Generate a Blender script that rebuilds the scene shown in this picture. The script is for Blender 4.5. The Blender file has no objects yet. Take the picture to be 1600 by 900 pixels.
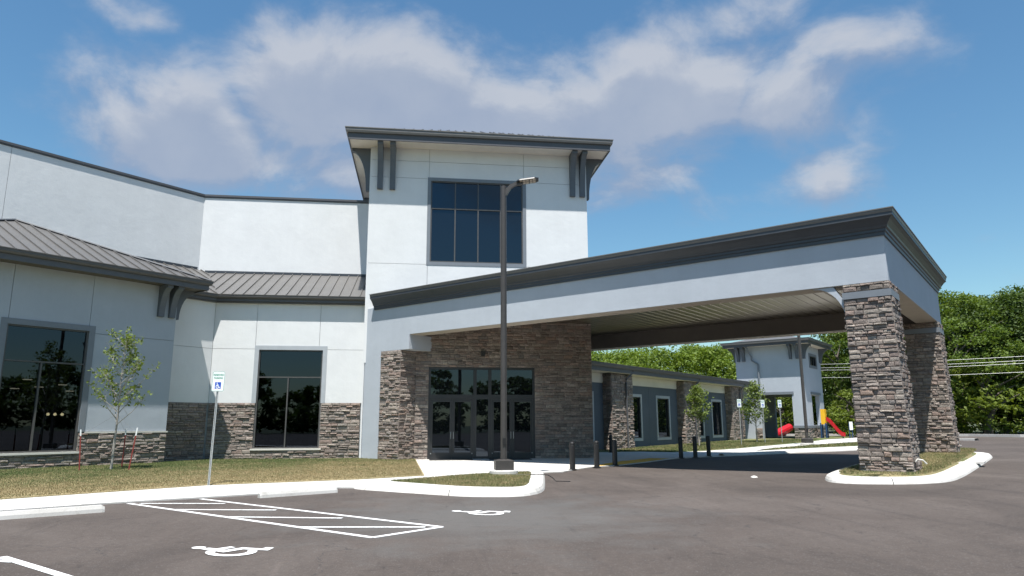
import bpy, math, random
import numpy as np
from mathutils import Vector, Matrix, geometry
rnd = random.Random(7)
rng = np.random.default_rng(11)
SC = bpy.context.scene
COL = SC.collection
s = math.sqrt(.5)
R = math.radians

# ---------------------------------------------------------------- camera
cam_d = bpy.data.cameras.new('camera'); cam = bpy.data.objects.new('camera', cam_d); COL.objects.link(cam)
cam_d.sensor_width = 36; cam_d.lens = 1090.35 / 1600 * 36; cam_d.clip_start = .1; cam_d.clip_end = 3000
def set_camera():
    pitch, roll, yaw = R(11.043), R(-.169), R(-7.507)
    fw = Vector((0, math.cos(pitch), math.sin(pitch))); u0 = Vector((0, -math.sin(pitch), math.cos(pitch))); r0 = Vector((1, 0, 0))
    r = math.cos(roll) * r0 + math.sin(roll) * u0; up = -math.sin(roll) * r0 + math.cos(roll) * u0
    m = Matrix((r, up, -fw)).transposed()
    cam.matrix_world = Matrix.Translation((0, 0, 1.6)) @ (Matrix.Rotation(yaw, 3, 'Z') @ m).to_4x4()
set_camera(); SC.camera = cam

# ---------------------------------------------------------------- light and sky
SUN_EL, SUN_AZ = R(70), R(194.5)                    # azimuth clockwise from +Y
sd = Vector((math.sin(SUN_AZ) * math.cos(SUN_EL), math.cos(SUN_AZ) * math.cos(SUN_EL), math.sin(SUN_EL)))
sun_d = bpy.data.lights.new('sun', 'SUN'); sun = bpy.data.objects.new('sun', sun_d); COL.objects.link(sun)
sun_d.energy = 5.0; sun_d.angle = R(.53); sun_d.color = (1, .965, .91)
sun.rotation_euler = (-sd).to_track_quat('-Z', 'Y').to_euler()
SC.view_settings.view_transform = 'Standard'; SC.view_settings.look = 'None'
SC.view_settings.exposure = .76; SC.view_settings.gamma = 1

world = bpy.data.worlds.new('World'); SC.world = world; world.use_nodes = True
def build_sky():
    nt = world.node_tree; nt.nodes.clear(); L = nt.links
    def math_(op, a, b=None, c=None, t=nt, clamp=False):
        n = t.nodes.new('ShaderNodeMath'); n.operation = op; n.use_clamp = clamp
        for i, v in enumerate((a, b, c)):
            if v is None: continue
            if isinstance(v, (int, float)): n.inputs[i].default_value = v
            else: t.links.new(v, n.inputs[i])
        return n.outputs[0]
    tc = nt.nodes.new('ShaderNodeTexCoord')
    nrm = nt.nodes.new('ShaderNodeVectorMath'); nrm.operation = 'NORMALIZE'; L.new(tc.outputs['Generated'], nrm.inputs[0])
    sep = nt.nodes.new('ShaderNodeSeparateXYZ'); L.new(nrm.outputs[0], sep.inputs[0])
    az = math_('ARCTAN2', sep.outputs[0], sep.outputs[1]); el = math_('ARCSINE', sep.outputs[2])
    blobs = [(-0.323,0.381,0.097,0.090,1.00),(-0.201,0.440,0.131,0.080,1.00),(-0.045,0.472,0.146,0.087,1.00),(0.093,0.427,0.147,0.098,1.00),
      (0.229,0.425,0.137,0.084,1.00),(0.382,0.435,0.143,0.069,1.00),(0.507,0.420,0.101,0.059,1.00),(-0.097,0.357,0.311,0.071,0.80),
      (0.285,0.352,0.220,0.054,0.55),(-0.399,0.501,0.083,0.031,0.55),(-0.207,0.520,0.071,0.041,0.50),(0.445,0.534,0.115,0.045,0.60),
      (0.637,0.482,0.114,0.047,0.60),(0.563,0.478,0.073,0.036,0.40),(0.310,0.508,0.039,0.015,0.60),(0.437,0.297,0.100,0.039,0.45),
      (0.573,0.319,0.078,0.050,0.50),(-0.435,0.360,0.066,0.054,0.50),(-0.319,0.333,0.105,0.049,0.60)]
    # the clouds elsewhere round the sky
    r2 = random.Random(3)
    for k in range(5):
        blobs.append((.95 + (2 * math.pi - 1.75) * (k + r2.random()) / 5, .28 + .4 * r2.random(), .12 + .12 * r2.random(), .06 + .05 * r2.random(), .9))
    g = bpy.data.node_groups.new('cloud_density', 'ShaderNodeTree')
    for nm in ('az', 'el'): g.interface.new_socket(nm, in_out='INPUT', socket_type='NodeSocketFloat')
    g.interface.new_socket('vec', in_out='INPUT', socket_type='NodeSocketVector')
    g.interface.new_socket('d', in_out='OUTPUT', socket_type='NodeSocketFloat')
    gi = g.nodes.new('NodeGroupInput'); go = g.nodes.new('NodeGroupOutput')
    M = lambda op, a, b=None, c=None, clamp=False: math_(op, a, b, c, t=g, clamp=clamp)
    tot = None
    for (a, e, ra, re, w) in blobs:
        da = M('SUBTRACT', gi.outputs[0], a)
        if a > 2.2: da = M('WRAP', da, math.pi, -math.pi)
        da = M('DIVIDE', da, ra); de = M('DIVIDE', M('SUBTRACT', gi.outputs[1], e), re)
        q = M('ADD', M('MULTIPLY', da, da), M('MULTIPLY', de, de))
        v = M('MULTIPLY', M('POWER', 2.718, M('MULTIPLY', q, -1.0)), w)
        tot = v if tot is None else M('MAXIMUM', M('ADD', tot, M('MULTIPLY', v, .25)), v)
    mp = g.nodes.new('ShaderNodeMapping'); mp.inputs['Scale'].default_value = (1, 1, 1.5); g.links.new(gi.outputs[2], mp.inputs[0])
    n1 = g.nodes.new('ShaderNodeTexNoise'); n1.inputs['Scale'].default_value = 6.5; n1.inputs['Detail'].default_value = 10; n1.inputs['Roughness'].default_value = .58; n1.inputs['Distortion'].default_value = .25
    g.links.new(mp.outputs[0], n1.inputs['Vector'])
    d = M('ADD', tot, M('MULTIPLY', M('SUBTRACT', n1.outputs[0], .5), 1.75))
    mr = g.nodes.new('ShaderNodeMapRange'); mr.interpolation_type = 'SMOOTHSTEP'; mr.inputs[1].default_value = .14; mr.inputs[2].default_value = .85
    g.links.new(d, mr.inputs[0])
    g.links.new(mr.outputs[0], go.inputs[0])
    def dens(delta):
        gn = nt.nodes.new('ShaderNodeGroup'); gn.node_tree = g
        L.new(az, gn.inputs[0]); L.new(math_('ADD', el, delta), gn.inputs[1])
        va = nt.nodes.new('ShaderNodeVectorMath'); va.operation = 'ADD'; va.inputs[1].default_value = (0, 0, delta); L.new(nrm.outputs[0], va.inputs[0])
        L.new(va.outputs[0], gn.inputs[2]); return gn.outputs[0]
    d0 = dens(0); d1 = dens(.038)
    lit = math_('ADD', math_('MULTIPLY', math_('SUBTRACT', d0, d1), 1.3), .30, clamp=True)
    # a slow mottling inside the cloud
    n2 = nt.nodes.new('ShaderNodeTexNoise'); n2.inputs['Scale'].default_value = 9; n2.inputs['Detail'].default_value = 6; L.new(nrm.outputs[0], n2.inputs['Vector'])
    lit = math_('ADD', lit, math_('MULTIPLY', math_('SUBTRACT', n2.outputs[0], .5), .9), clamp=True)
    cr = nt.nodes.new('ShaderNodeMix'); cr.data_type = 'RGBA'; L.new(lit, cr.inputs[0])
    cr.inputs[6].default_value = (3.35, 4.1, 5.6, 1); cr.inputs[7].default_value = (5.9, 6.25, 7.0, 1)
    sky = nt.nodes.new('ShaderNodeTexSky'); sky.sky_type = 'NISHITA'; sky.sun_disc = False
    sky.sun_elevation = SUN_EL; sky.sun_rotation = SUN_AZ; sky.air_density = 1.25; sky.dust_density = .35; sky.ozone_density = 2.2
    mx = nt.nodes.new('ShaderNodeMix'); mx.data_type = 'RGBA'; L.new(math_('MULTIPLY', d0, .9), mx.inputs[0])
    gam = nt.nodes.new('ShaderNodeHueSaturation'); gam.inputs['Saturation'].default_value = 1.14; gam.inputs['Value'].default_value = 1.2
    L.new(sky.outputs[0], gam.inputs['Color'])
    tn = nt.nodes.new('ShaderNodeMix'); tn.data_type = 'RGBA'; tn.blend_type = 'MULTIPLY'; tn.inputs[0].default_value = 1; tn.inputs[7].default_value = (1.0, 1.20, 1.20, 1)
    L.new(gam.outputs[0], tn.inputs[6]); L.new(tn.outputs[2], mx.inputs[6]); L.new(cr.outputs[2], mx.inputs[7])
    bg = nt.nodes.new('ShaderNodeBackground'); bg.inputs[1].default_value = .056; L.new(mx.outputs[2], bg.inputs[0])
    out = nt.nodes.new('ShaderNodeOutputWorld'); L.new(bg.outputs[0], out.inputs[0])
build_sky()

# ---------------------------------------------------------------- materials
def new_mat(name):
    m = bpy.data.materials.new(name); m.use_nodes = True; nt = m.node_tree
    return m, nt, nt.nodes['Principled BSDF']
def noise(nt, scale, detail=4, rough=.5, vec=None, dist=0):
    n = nt.nodes.new('ShaderNodeTexNoise'); n.inputs['Scale'].default_value = scale; n.inputs['Detail'].default_value = detail
    n.inputs['Roughness'].default_value = rough; n.inputs['Distortion'].default_value = dist
    if vec is None:
        g = nt.nodes.new('ShaderNodeNewGeometry'); vec = g.outputs['Position']
    nt.links.new(vec, n.inputs['Vector']); return n.outputs[0]
def ramp(nt, fac, stops):
    r = nt.nodes.new('ShaderNodeValToRGB'); cr = r.color_ramp
    while len(cr.elements) < len(stops): cr.elements.new(.5)
    for e, (p, c) in zip(cr.elements, stops): e.position = p; e.color = (*c, 1) if len(c) == 3 else c
    nt.links.new(fac, r.inputs[0]); return r.outputs[0]
def mix(nt, fac, a, b, mode='MIX'):
    m = nt.nodes.new('ShaderNodeMix'); m.data_type = 'RGBA'; m.blend_type = mode
    for i, v in ((0, fac), (6, a), (7, b)):
        if isinstance(v, (int, float)): m.inputs[i].default_value = v
        elif isinstance(v, tuple): m.inputs[i].default_value = (*v, 1)
        else: nt.links.new(v, m.inputs[i])
    return m.outputs[2]
def mth(nt, op, a, b=None, clamp=False):
    n = nt.nodes.new('ShaderNodeMath'); n.operation = op; n.use_clamp = clamp
    for i, v in enumerate((a, b)):
        if v is None: continue
        if isinstance(v, (int, float)): n.inputs[i].default_value = v
        else: nt.links.new(v, n.inputs[i])
    return n.outputs[0]
def bump(nt, b, h, strength, dist):
    n = nt.nodes.new('ShaderNodeBump'); n.inputs['Strength'].default_value = strength; n.inputs['Distance'].default_value = dist
    nt.links.new(h, n.inputs['Height']); nt.links.new(n.outputs[0], b.inputs['Normal'])
def paint(name, c, rough=.5, var=.08, scale=1.2, bumpy=0, bscale=60, metal=0, streak=0):
    m, nt, b = new_mat(name)
    f = noise(nt, scale, 6, .6)
    col = ramp(nt, f, [(.3, tuple(x * (1 - var) for x in c)), (.7, tuple(min(1, x * (1 + var)) for x in c))])
    if streak:
        g = nt.nodes.new('ShaderNodeNewGeometry'); mp = nt.nodes.new('ShaderNodeMapping'); mp.inputs['Scale'].default_value = (3, 3, .12)
        nt.links.new(g.outputs['Position'], mp.inputs[0])
        st = ramp(nt, noise(nt, 1.5, 5, .65, mp.outputs[0]), [(.35, (1 - streak,) * 3), (.65, (1, 1, 1))])
        col = mix(nt, 1.0, col, st, 'MULTIPLY')
    nt.links.new(col, b.inputs['Base Color']); b.inputs['Roughness'].default_value = rough; b.inputs['Metallic'].default_value = metal
    if bumpy:
        h = mth(nt, 'ADD', noise(nt, bscale, 3, .6), mth(nt, 'MULTIPLY', noise(nt, 2.2, 4, .6), 4.0))
        bump(nt, b, h, bumpy, .004)
    return m
M_WHITE = paint('white_stucco', (.65, .66, .665), .85, .035, .9, .55, 70, streak=.018)
M_GREY = paint('grey_stucco', (.40, .435, .48), .85, .04, .9, .55, 70, streak=.02)
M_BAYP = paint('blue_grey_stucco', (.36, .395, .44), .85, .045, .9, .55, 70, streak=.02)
M_SLATE = paint('slate_blue_stucco', (.085, .105, .13), .85, .06, .9, .5, 70, streak=.06)
M_BAND = paint('pale_band_stucco', (.60, .58, .53), .85, .05, 1, .4)
M_JOINT = paint('joint_sealant', (.33, .34, .35), .9)
M_TRIM = paint('grey_trim', (.165, .185, .21), .6, .05, 3)
M_BRKT = paint('bracket_paint', (.095, .108, .125), .6, .06, 3)
M_LTRIM = paint('light_grey_trim', (.36, .385, .41), .6, .05, 3)
M_FASCIA = paint('charcoal_fascia', (.078, .079, .086), .45, .06, 3)
M_CORN = paint('charcoal_cornice', (.045, .052, .063), .45, .07, 2, streak=.08)
M_GUTTER = paint('gutter_metal', (.15, .145, .14), .45, .06, 3, metal=.1)
M_DGUT = paint('dark_gutter', (.088, .082, .077), .5, .08, 3)
M_ROOF = paint('metal_roof', (.142, .136, .131), .42, .05, 1.0, metal=.25, streak=.08)
M_SOFFIT = paint('beige_soffit', (.70, .65, .58), .7, .06, 2)
M_CSOFF = paint('canopy_soffit', (.40, .36, .31), .7, .06, 2)
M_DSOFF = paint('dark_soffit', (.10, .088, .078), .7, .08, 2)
M_CEIL = paint('metal_ceiling', (.235, .205, .165), .30, .12, 3, metal=.75)
M_INNER = paint('dark_brown_beam_shade', (.115, .10, .09), .6, .08, 2)  # shade under the canopy put into the colour of the inner beam faces
M_MULL = paint('bronze_mullion', (.030, .029, .029), .4, .1, 5)
M_MULLG = paint('grey_mullion', (.075, .072, .07), .45, .1, 5)
M_BLACK = paint('black_paint', (.014, .013, .013), .45, .15, 6)
M_BRONZE = paint('bronze_pole', (.052, .047, .044), .45, .12, 6)
M_CONC_L = None
M_MORTAR = paint('dark_mortar', (.055, .05, .046), .95, .2, 8)
M_DOOR = paint('door_frame', (.022, .022, .023), .4, .1, 6)
M_MAT = paint('rubber_mat', (.012, .012, .013), .9, .2, 20)
M_GALV = paint('galvanised_steel', (.42, .43, .42), .45, .12, 20, metal=.5)
M_SIGN = paint('sign_white', (.75, .78, .77), .4, .03, 8)
M_GREEN = paint('sign_green', (.02, .22, .13), .5, .05, 8)
M_BLUE = paint('sign_blue', (.01, .07, .42), .5, .05, 8)
M_RED = paint('red_plastic', (.42, .012, .02), .35, .06, 6)
M_YELL = paint('yellow_plastic', (.75, .42, .02), .4, .06, 6)
M_NAVY = paint('blue_plastic', (.01, .05, .13), .4, .06, 6)
M_RUST = paint('rust_red_post', (.19, .028, .022), .7, .25, 12)
M_STAKEW = paint('white_post_tip', (.68, .70, .70), .6, .08, 12)
M_ROOM = paint('room_wall', (.035, .032, .029), .9, .1, 1)
M_CARD = paint('cardboard', (.36, .23, .13), .9, .1, 6)
M_SOFA = paint('red_upholstery', (.22, .01, .02), .9, .1, 6)
M_TACT = paint('yellow_tactile', (.62, .36, .03), .85, .12, 5, .8, 30)
M_MARK = None

def mk_lamp(name, col, st):
    m, nt, b = new_mat(name); b.inputs['Base Color'].default_value = (*col, 1)
    b.inputs['Emission Color'].default_value = (*col, 1); b.inputs['Emission Strength'].default_value = st; return m
M_LEDOFF = paint('led_lens', (.42, .37, .30), .35, .15, 40)
M_BULB = mk_lamp('warm_bulb', (1, .78, .45), 14.0)
M_TUBE = mk_lamp('ceiling_tube', (1, .86, .66), 4.5)

def mk_stone():
    m, nt, b = new_mat('ledge_stone')
    g = nt.nodes.new('ShaderNodeNewGeometry'); oi = nt.nodes.new('ShaderNodeObjectInfo')
    f = mth(nt, 'FRACT', mth(nt, 'ADD', g.outputs['Random Per Island'], mth(nt, 'MULTIPLY', oi.outputs['Random'], 7.3)))
    col = ramp(nt, f, [(0, (.17, .145, .128)), (.14, (.29, .25, .22)), (.3, (.225, .185, .165)), (.44, (.37, .32, .285)), (.58, (.28, .21, .18)), (.7, (.195, .178, .168)), (.82, (.37, .325, .28)), (.92, (.25, .212, .19)), (1, (.33, .245, .20))])
    n = noise(nt, 9, 6, .65)
    col = mix(nt, 1.0, col, ramp(nt, n, [(.28, (.62, .62, .62)), (.72, (1.22, 1.2, 1.18))]), 'MULTIPLY')
    n2 = noise(nt, 38, 5, .7)
    col = mix(nt, .6, col, ramp(nt, n2, [(.35, (.6, .6, .6)), (.62, (1.15, 1.15, 1.15))]), 'MULTIPLY')
    nt.links.new(col, b.inputs['Base Color']); b.inputs['Roughness'].default_value = .92
    bump(nt, b, mth(nt, 'ADD', noise(nt, 22, 6, .7), n2), .9, .03); return m
M_STONE = mk_stone()

def mk_glass(name, clear, boost=1.9, gcol=(.66, .80, 1.0), tint=(.13, .14, .14)):
    m = bpy.data.materials.new(name); m.use_nodes = True; nt = m.node_tree; nt.nodes.clear()
    fr = nt.nodes.new('ShaderNodeFresnel'); fr.inputs[0].default_value = boost
    gl = nt.nodes.new('ShaderNodeBsdfGlossy'); gl.inputs['Roughness'].default_value = .012; gl.inputs['Color'].default_value = (*gcol, 1)
    wv = noise(nt, .55, 2, .4); bp = nt.nodes.new('ShaderNodeBump'); bp.inputs['Strength'].default_value = .05; bp.inputs['Distance'].default_value = .05
    nt.links.new(wv, bp.inputs['Height']); nt.links.new(bp.outputs[0], gl.inputs['Normal'])
    if clear:
        tr = nt.nodes.new('ShaderNodeBsdfTransparent'); tr.inputs['Color'].default_value = (*tint, 1)
    else:
        tr = nt.nodes.new('ShaderNodeBsdfDiffuse'); tr.inputs['Color'].default_value = (.006, .007, .008, 1)
    mx = nt.nodes.new('ShaderNodeMixShader'); nt.links.new(fr.outputs[0], mx.inputs[0]); nt.links.new(tr.outputs[0], mx.inputs[1]); nt.links.new(gl.outputs[0], mx.inputs[2])
    o = nt.nodes.new('ShaderNodeOutputMaterial'); nt.links.new(mx.outputs[0], o.inputs[0]); return m
M_GLASS = mk_glass('dark_glass', False, 1.65)
M_GLASSB = mk_glass('blue_tinted_glass', False, 1.7, (.50, .78, 1.0))
M_GLASSC = mk_glass('tinted_clear_glass', True, 1.6)

def mk_concrete():
    m, nt, b = new_mat('concrete')
    c = ramp(nt, noise(nt, .7, 7, .65), [(.3, (.50, .48, .445)), (.7, (.60, .585, .555))])
    c = mix(nt, .5, c, ramp(nt, noise(nt, 40, 4, .7), [(.3, (.8, .8, .8)), (.7, (1.08, 1.08, 1.08))]), 'MULTIPLY')
    c = mix(nt, .6, c, ramp(nt, noise(nt, 2.6, 6, .75, dist=1.0), [(.30, (.60, .575, .54)), (.47, (1, 1, 1))]), 'MULTIPLY')
    nt.links.new(c, b.inputs['Base Color']); b.inputs['Roughness'].default_value = .88
    bump(nt, b, noise(nt, 90, 4, .6), .4, .004); return m
M_CONC = mk_concrete()
def mk_asphalt():
    m, nt, b = new_mat('asphalt')
    g = nt.nodes.new('ShaderNodeNewGeometry'); pos = g.outputs['Position']
    big = noise(nt, .22, 7, .66, pos, .8)
    c = ramp(nt, big, [(.32, (.050, .039, .033)), (.5, (.071, .056, .0475)), (.68, (.093, .076, .066))])
    mp = nt.nodes.new('ShaderNodeMapping'); mp.inputs['Rotation'].default_value = (0, 0, R(-40)); mp.inputs['Scale'].default_value = (1.6, .22, 1); nt.links.new(pos, mp.inputs[0])
    c = mix(nt, .75, c, ramp(nt, noise(nt, 1.0, 7, .7, mp.outputs[0], .8), [(.28, (.56, .55, .56)), (.45, (.98, .98, .98)), (.58, (1.02, 1.02, 1.02)), (.75, (1.38, 1.38, 1.40))]), 'MULTIPLY')
    c = mix(nt, .8, c, ramp(nt, noise(nt, 2.3, 8, .72, pos, 1.2), [(.31, (.40, .39, .40)), (.41, (1, 1, 1))]), 'MULTIPLY')
    c = mix(nt, .65, c, ramp(nt, noise(nt, 60, 3, .8, pos), [(.3, (.62, .62, .63)), (.7, (1.35, 1.34, 1.32))]), 'MULTIPLY')
    c = mix(nt, .7, c, ramp(nt, noise(nt, 11, 5, .75, pos), [(.32, (.74, .74, .75)), (.5, (1, 1, 1)), (.68, (1.22, 1.21, 1.2))]), 'MULTIPLY')
    v = nt.nodes.new('ShaderNodeTexVoronoi'); v.inputs['Scale'].default_value = 75; nt.links.new(pos, v.inputs['Vector'])
    sp = nt.nodes.new('ShaderNodeSeparateColor'); nt.links.new(v.outputs['Color'], sp.inputs[0])
    c = mix(nt, ramp(nt, sp.outputs[0], [(.95, (0, 0, 0)), (.97, (.55, .55, .55))]), c, (.15, .14, .135))
    # dust washed over one low spot of the lot
    mp2 = nt.nodes.new('ShaderNodeMapping'); mp2.inputs['Location'].default_value = (-1.3, -13.0, 0); nt.links.new(pos, mp2.inputs[0])
    ln = nt.nodes.new('ShaderNodeVectorMath'); ln.operation = 'LENGTH'; nt.links.new(mp2.outputs[0], ln.inputs[0])
    dd = mth(nt, 'ADD', mth(nt, 'DIVIDE', ln.outputs['Value'], 4.2), mth(nt, 'MULTIPLY', mth(nt, 'SUBTRACT', noise(nt, .9, 6, .65, pos), .5), 2.0))
    c = mix(nt, ramp(nt, dd, [(.25, (.5, .5, .5)), (1.0, (0, 0, 0))]), c, (.105, .106, .103))
    # fine cracks
    v2 = nt.nodes.new('ShaderNodeTexVoronoi'); v2.feature = 'DISTANCE_TO_EDGE'; v2.inputs['Scale'].default_value = .22
    nz = nt.nodes.new('ShaderNodeTexNoise'); nz.inputs['Scale'].default_value = 1.3; nz.inputs['Detail'].default_value = 6; nt.links.new(pos, nz.inputs['Vector'])
    va = nt.nodes.new('ShaderNodeVectorMath'); va.operation = 'MULTIPLY_ADD'; nt.links.new(nz.outputs['Color'], va.inputs[0]); va.inputs[1].default_value = (1.5, 1.5, 0); nt.links.new(pos, va.inputs[2])
    nt.links.new(va.outputs[0], v2.inputs['Vector'])
    crk = mth(nt, 'MULTIPLY', mth(nt, 'LESS_THAN', v2.outputs['Distance'], .0022), mth(nt, 'GREATER_THAN', big, .5))
    c = mix(nt, mth(nt, 'MULTIPLY', crk, .6), c, (.03, .028, .027))
    nt.links.new(c, b.inputs['Base Color']); b.inputs['Roughness'].default_value = .9
    bump(nt, b, noise(nt, 120, 4, .7, pos), .7, .008); return m
M_ASPH = mk_asphalt()
def mk_mark():
    m, nt, b = new_mat('road_paint')
    c = ramp(nt, noise(nt, 14, 7, .75), [(.30, (.16, .15, .145)), (.46, (.70, .70, .69))])
    nt.links.new(c, b.inputs['Base Color']); b.inputs['Roughness'].default_value = .8; return m
M_MARK = mk_mark()
def mk_grass(name, lo, hi, grad=None, dry=(.315, .25, .135), green=(.08, .115, .03), blade=False):
    m, nt, b = new_mat(name); g = nt.nodes.new('ShaderNodeNewGeometry'); pos = g.outputs['Position']
    f = mth(nt, 'ADD', mth(nt, 'MULTIPLY', noise(nt, .45, 5, .6, pos), .6), mth(nt, 'MULTIPLY', noise(nt, 3.0, 5, .7, pos), .5))
    if grad:
        dt = nt.nodes.new('ShaderNodeVectorMath'); dt.operation = 'DOT_PRODUCT'; nt.links.new(pos, dt.inputs[0]); dt.inputs[1].default_value = (*grad[0], 0)
        mr = nt.nodes.new('ShaderNodeMapRange'); nt.links.new(dt.outputs['Value'], mr.inputs[0]); mr.inputs[1].default_value = grad[1]; mr.inputs[2].default_value = grad[2]; mr.inputs[3].default_value = -.20; mr.inputs[4].default_value = .10
        f = mth(nt, 'ADD', f, mr.outputs[0])
    if blade: f = mth(nt, 'ADD', f, mth(nt, 'MULTIPLY', mth(nt, 'SUBTRACT', g.outputs['Random Per Island'], .5), .45))
    c = ramp(nt, f, [(lo, green), ((lo + hi) / 2, tuple((a + 2 * d) / 3 for a, d in zip(green, dry))), (hi, dry)])
    c = mix(nt, .8, c, ramp(nt, noise(nt, 26, 4, .75, pos), [(.3, (.55, .55, .5)), (.7, (1.25, 1.25, 1.25))]), 'MULTIPLY')
    nt.links.new(c, b.inputs['Base Color']); b.inputs['Roughness'].default_value = .9; return m
LAWN_G = ((s, -s), -27.5, -19.5)
M_LAWN = mk_grass('lawn_soil', .34, .66, LAWN_G); M_LAWNB = mk_grass('lawn_blades', .34, .66, LAWN_G, blade=True)
M_ISL = mk_grass('dry_verge_soil', .44, .70); M_ISLB = mk_grass('dry_verge_blades', .44, .70, blade=True)
M_FARG = mk_grass('far_grass_soil', .50, .85); M_FARGB = mk_grass('far_grass_blades', .50, .85, blade=True)
M_FLOOR = mk_grass('forest_floor', .55, .95, dry=(.16, .12, .07), green=(.045, .06, .02))

def mk_leaf(name, stops, trans=.35):
    m = bpy.data.materials.new(name); m.use_nodes = True; nt = m.node_tree; b = nt.nodes['Principled BSDF']
    g = nt.nodes.new('ShaderNodeNewGeometry'); oi = nt.nodes.new('ShaderNodeObjectInfo')
    f = mth(nt, 'ADD', mth(nt, 'MULTIPLY', g.outputs['Random Per Island'], .45), mth(nt, 'MULTIPLY', noise(nt, .5, 3, .5), .75))
    f = mth(nt, 'ADD', f, mth(nt, 'MULTIPLY', mth(nt, 'SUBTRACT', oi.outputs['Random'], .5), .3))
    c = ramp(nt, f, stops)
    nt.links.new(c, b.inputs['Base Color']); b.inputs['Roughness'].default_value = .6; b.inputs['Specular IOR Level'].default_value = .25
    t = nt.nodes.new('ShaderNodeBsdfTranslucent'); nt.links.new(mix(nt, 1.0, c, (1.25, 1.25, .55), 'MULTIPLY'), t.inputs['Color'])
    mx = nt.nodes.new('ShaderNodeMixShader'); mx.inputs[0].default_value = trans
    nt.links.new(b.outputs[0], mx.inputs[1]); nt.links.new(t.outputs[0], mx.inputs[2])
    nt.links.new(mx.outputs[0], nt.nodes['Material Output'].inputs[0]); return m
M_LEAF = mk_leaf('leaf_bright', [(.2, (.060, .100, .014)), (.55, (.115, .175, .024)), (.9, (.175, .235, .042))])
M_LEAFM = mk_leaf('leaf_mid', [(.2, (.044, .080, .014)), (.55, (.082, .130, .022)), (.9, (.130, .185, .036))])
M_LEAFD = mk_leaf('leaf_dark', [(.2, (.036, .064, .018)), (.55, (.060, .098, .025)), (.9, (.09, .135, .034))])
M_LEAFY = mk_leaf('leaf_yellowish', [(.2, (.085, .12, .018)), (.55, (.14, .185, .03)), (.9, (.20, .24, .05))])
M_LEAFS = mk_leaf('leaf_sapling', [(.2, (.085, .12, .03)), (.55, (.14, .19, .05)), (.9, (.20, .25, .08))])
M_BARK = paint('bark', (.11, .09, .075), .95, .3, 6, .9, 20)
M_BARKL = paint('pale_bark', (.30, .28, .255), .95, .2, 10, .6, 30)

# ---------------------------------------------------------------- object helpers
B2 = Vector((s, -s)); C2 = Vector((s, s))
WL = {}                                             # world location of each object that is a parent
def tag(o, label=None, cat=None, group=None, kind=None):
    for k, v in (('label', label), ('category', cat), ('group', group), ('kind', kind)):
        if v: o[k] = v
    return o
def thing(name, label, cat, loc=(0, 0, 0), group=None):
    o = bpy.data.objects.new(name, None); COL.objects.link(o); o.location = loc; o.empty_display_size = .3
    WL[o] = Vector(loc); return tag(o, label, cat, group)
def link(name, me, origin, parent):
    o = bpy.data.objects.new(name, me); COL.objects.link(o); WL[o] = Vector(origin)
    if parent is not None: o.parent = parent; o.location = WL[o] - WL[parent]
    else: o.location = origin
    return o
def obj(name, verts, faces, mat, parent=None, origin=None, smooth=False, kind=None):
    v = np.asarray(verts, dtype=float)
    if origin is None:
        lo, hi = v.min(0), v.max(0); origin = ((lo[0] + hi[0]) / 2, (lo[1] + hi[1]) / 2, lo[2])
    v = v - np.array(origin)
    me = bpy.data.meshes.new(name); me.from_pydata(v.tolist(), [], faces)
    if isinstance(mat, (list, tuple)):
        for m in mat: me.materials.append(m)
    else: me.materials.append(mat)
    if smooth: me.polygons.foreach_set('use_smooth', [True] * len(me.polygons))
    me.update()
    o = link(name, me, origin, parent)
    if kind: o['kind'] = kind
    return o
def tris_mesh(name, v, nper, mat, parent=None, origin=(0, 0, 0), kind=None):
    """fast mesh of separate polygons with nper corners each"""
    v = np.asarray(v, dtype=np.float32) - np.asarray(origin, dtype=np.float32); n = len(v); k = n // nper
    me = bpy.data.meshes.new(name); me.vertices.add(n); me.vertices.foreach_set('co', v.ravel())
    me.loops.add(n); me.loops.foreach_set('vertex_index', np.arange(n, dtype=np.int32))
    me.polygons.add(k); me.polygons.foreach_set('loop_start', np.arange(0, n, nper, dtype=np.int32))
    me.materials.append(mat); me.update(calc_edges=True); me.validate()
    if parent == 'mesh': return me
    o = link(name, me, origin, parent)
    if kind: o['kind'] = kind
    return o
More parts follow.
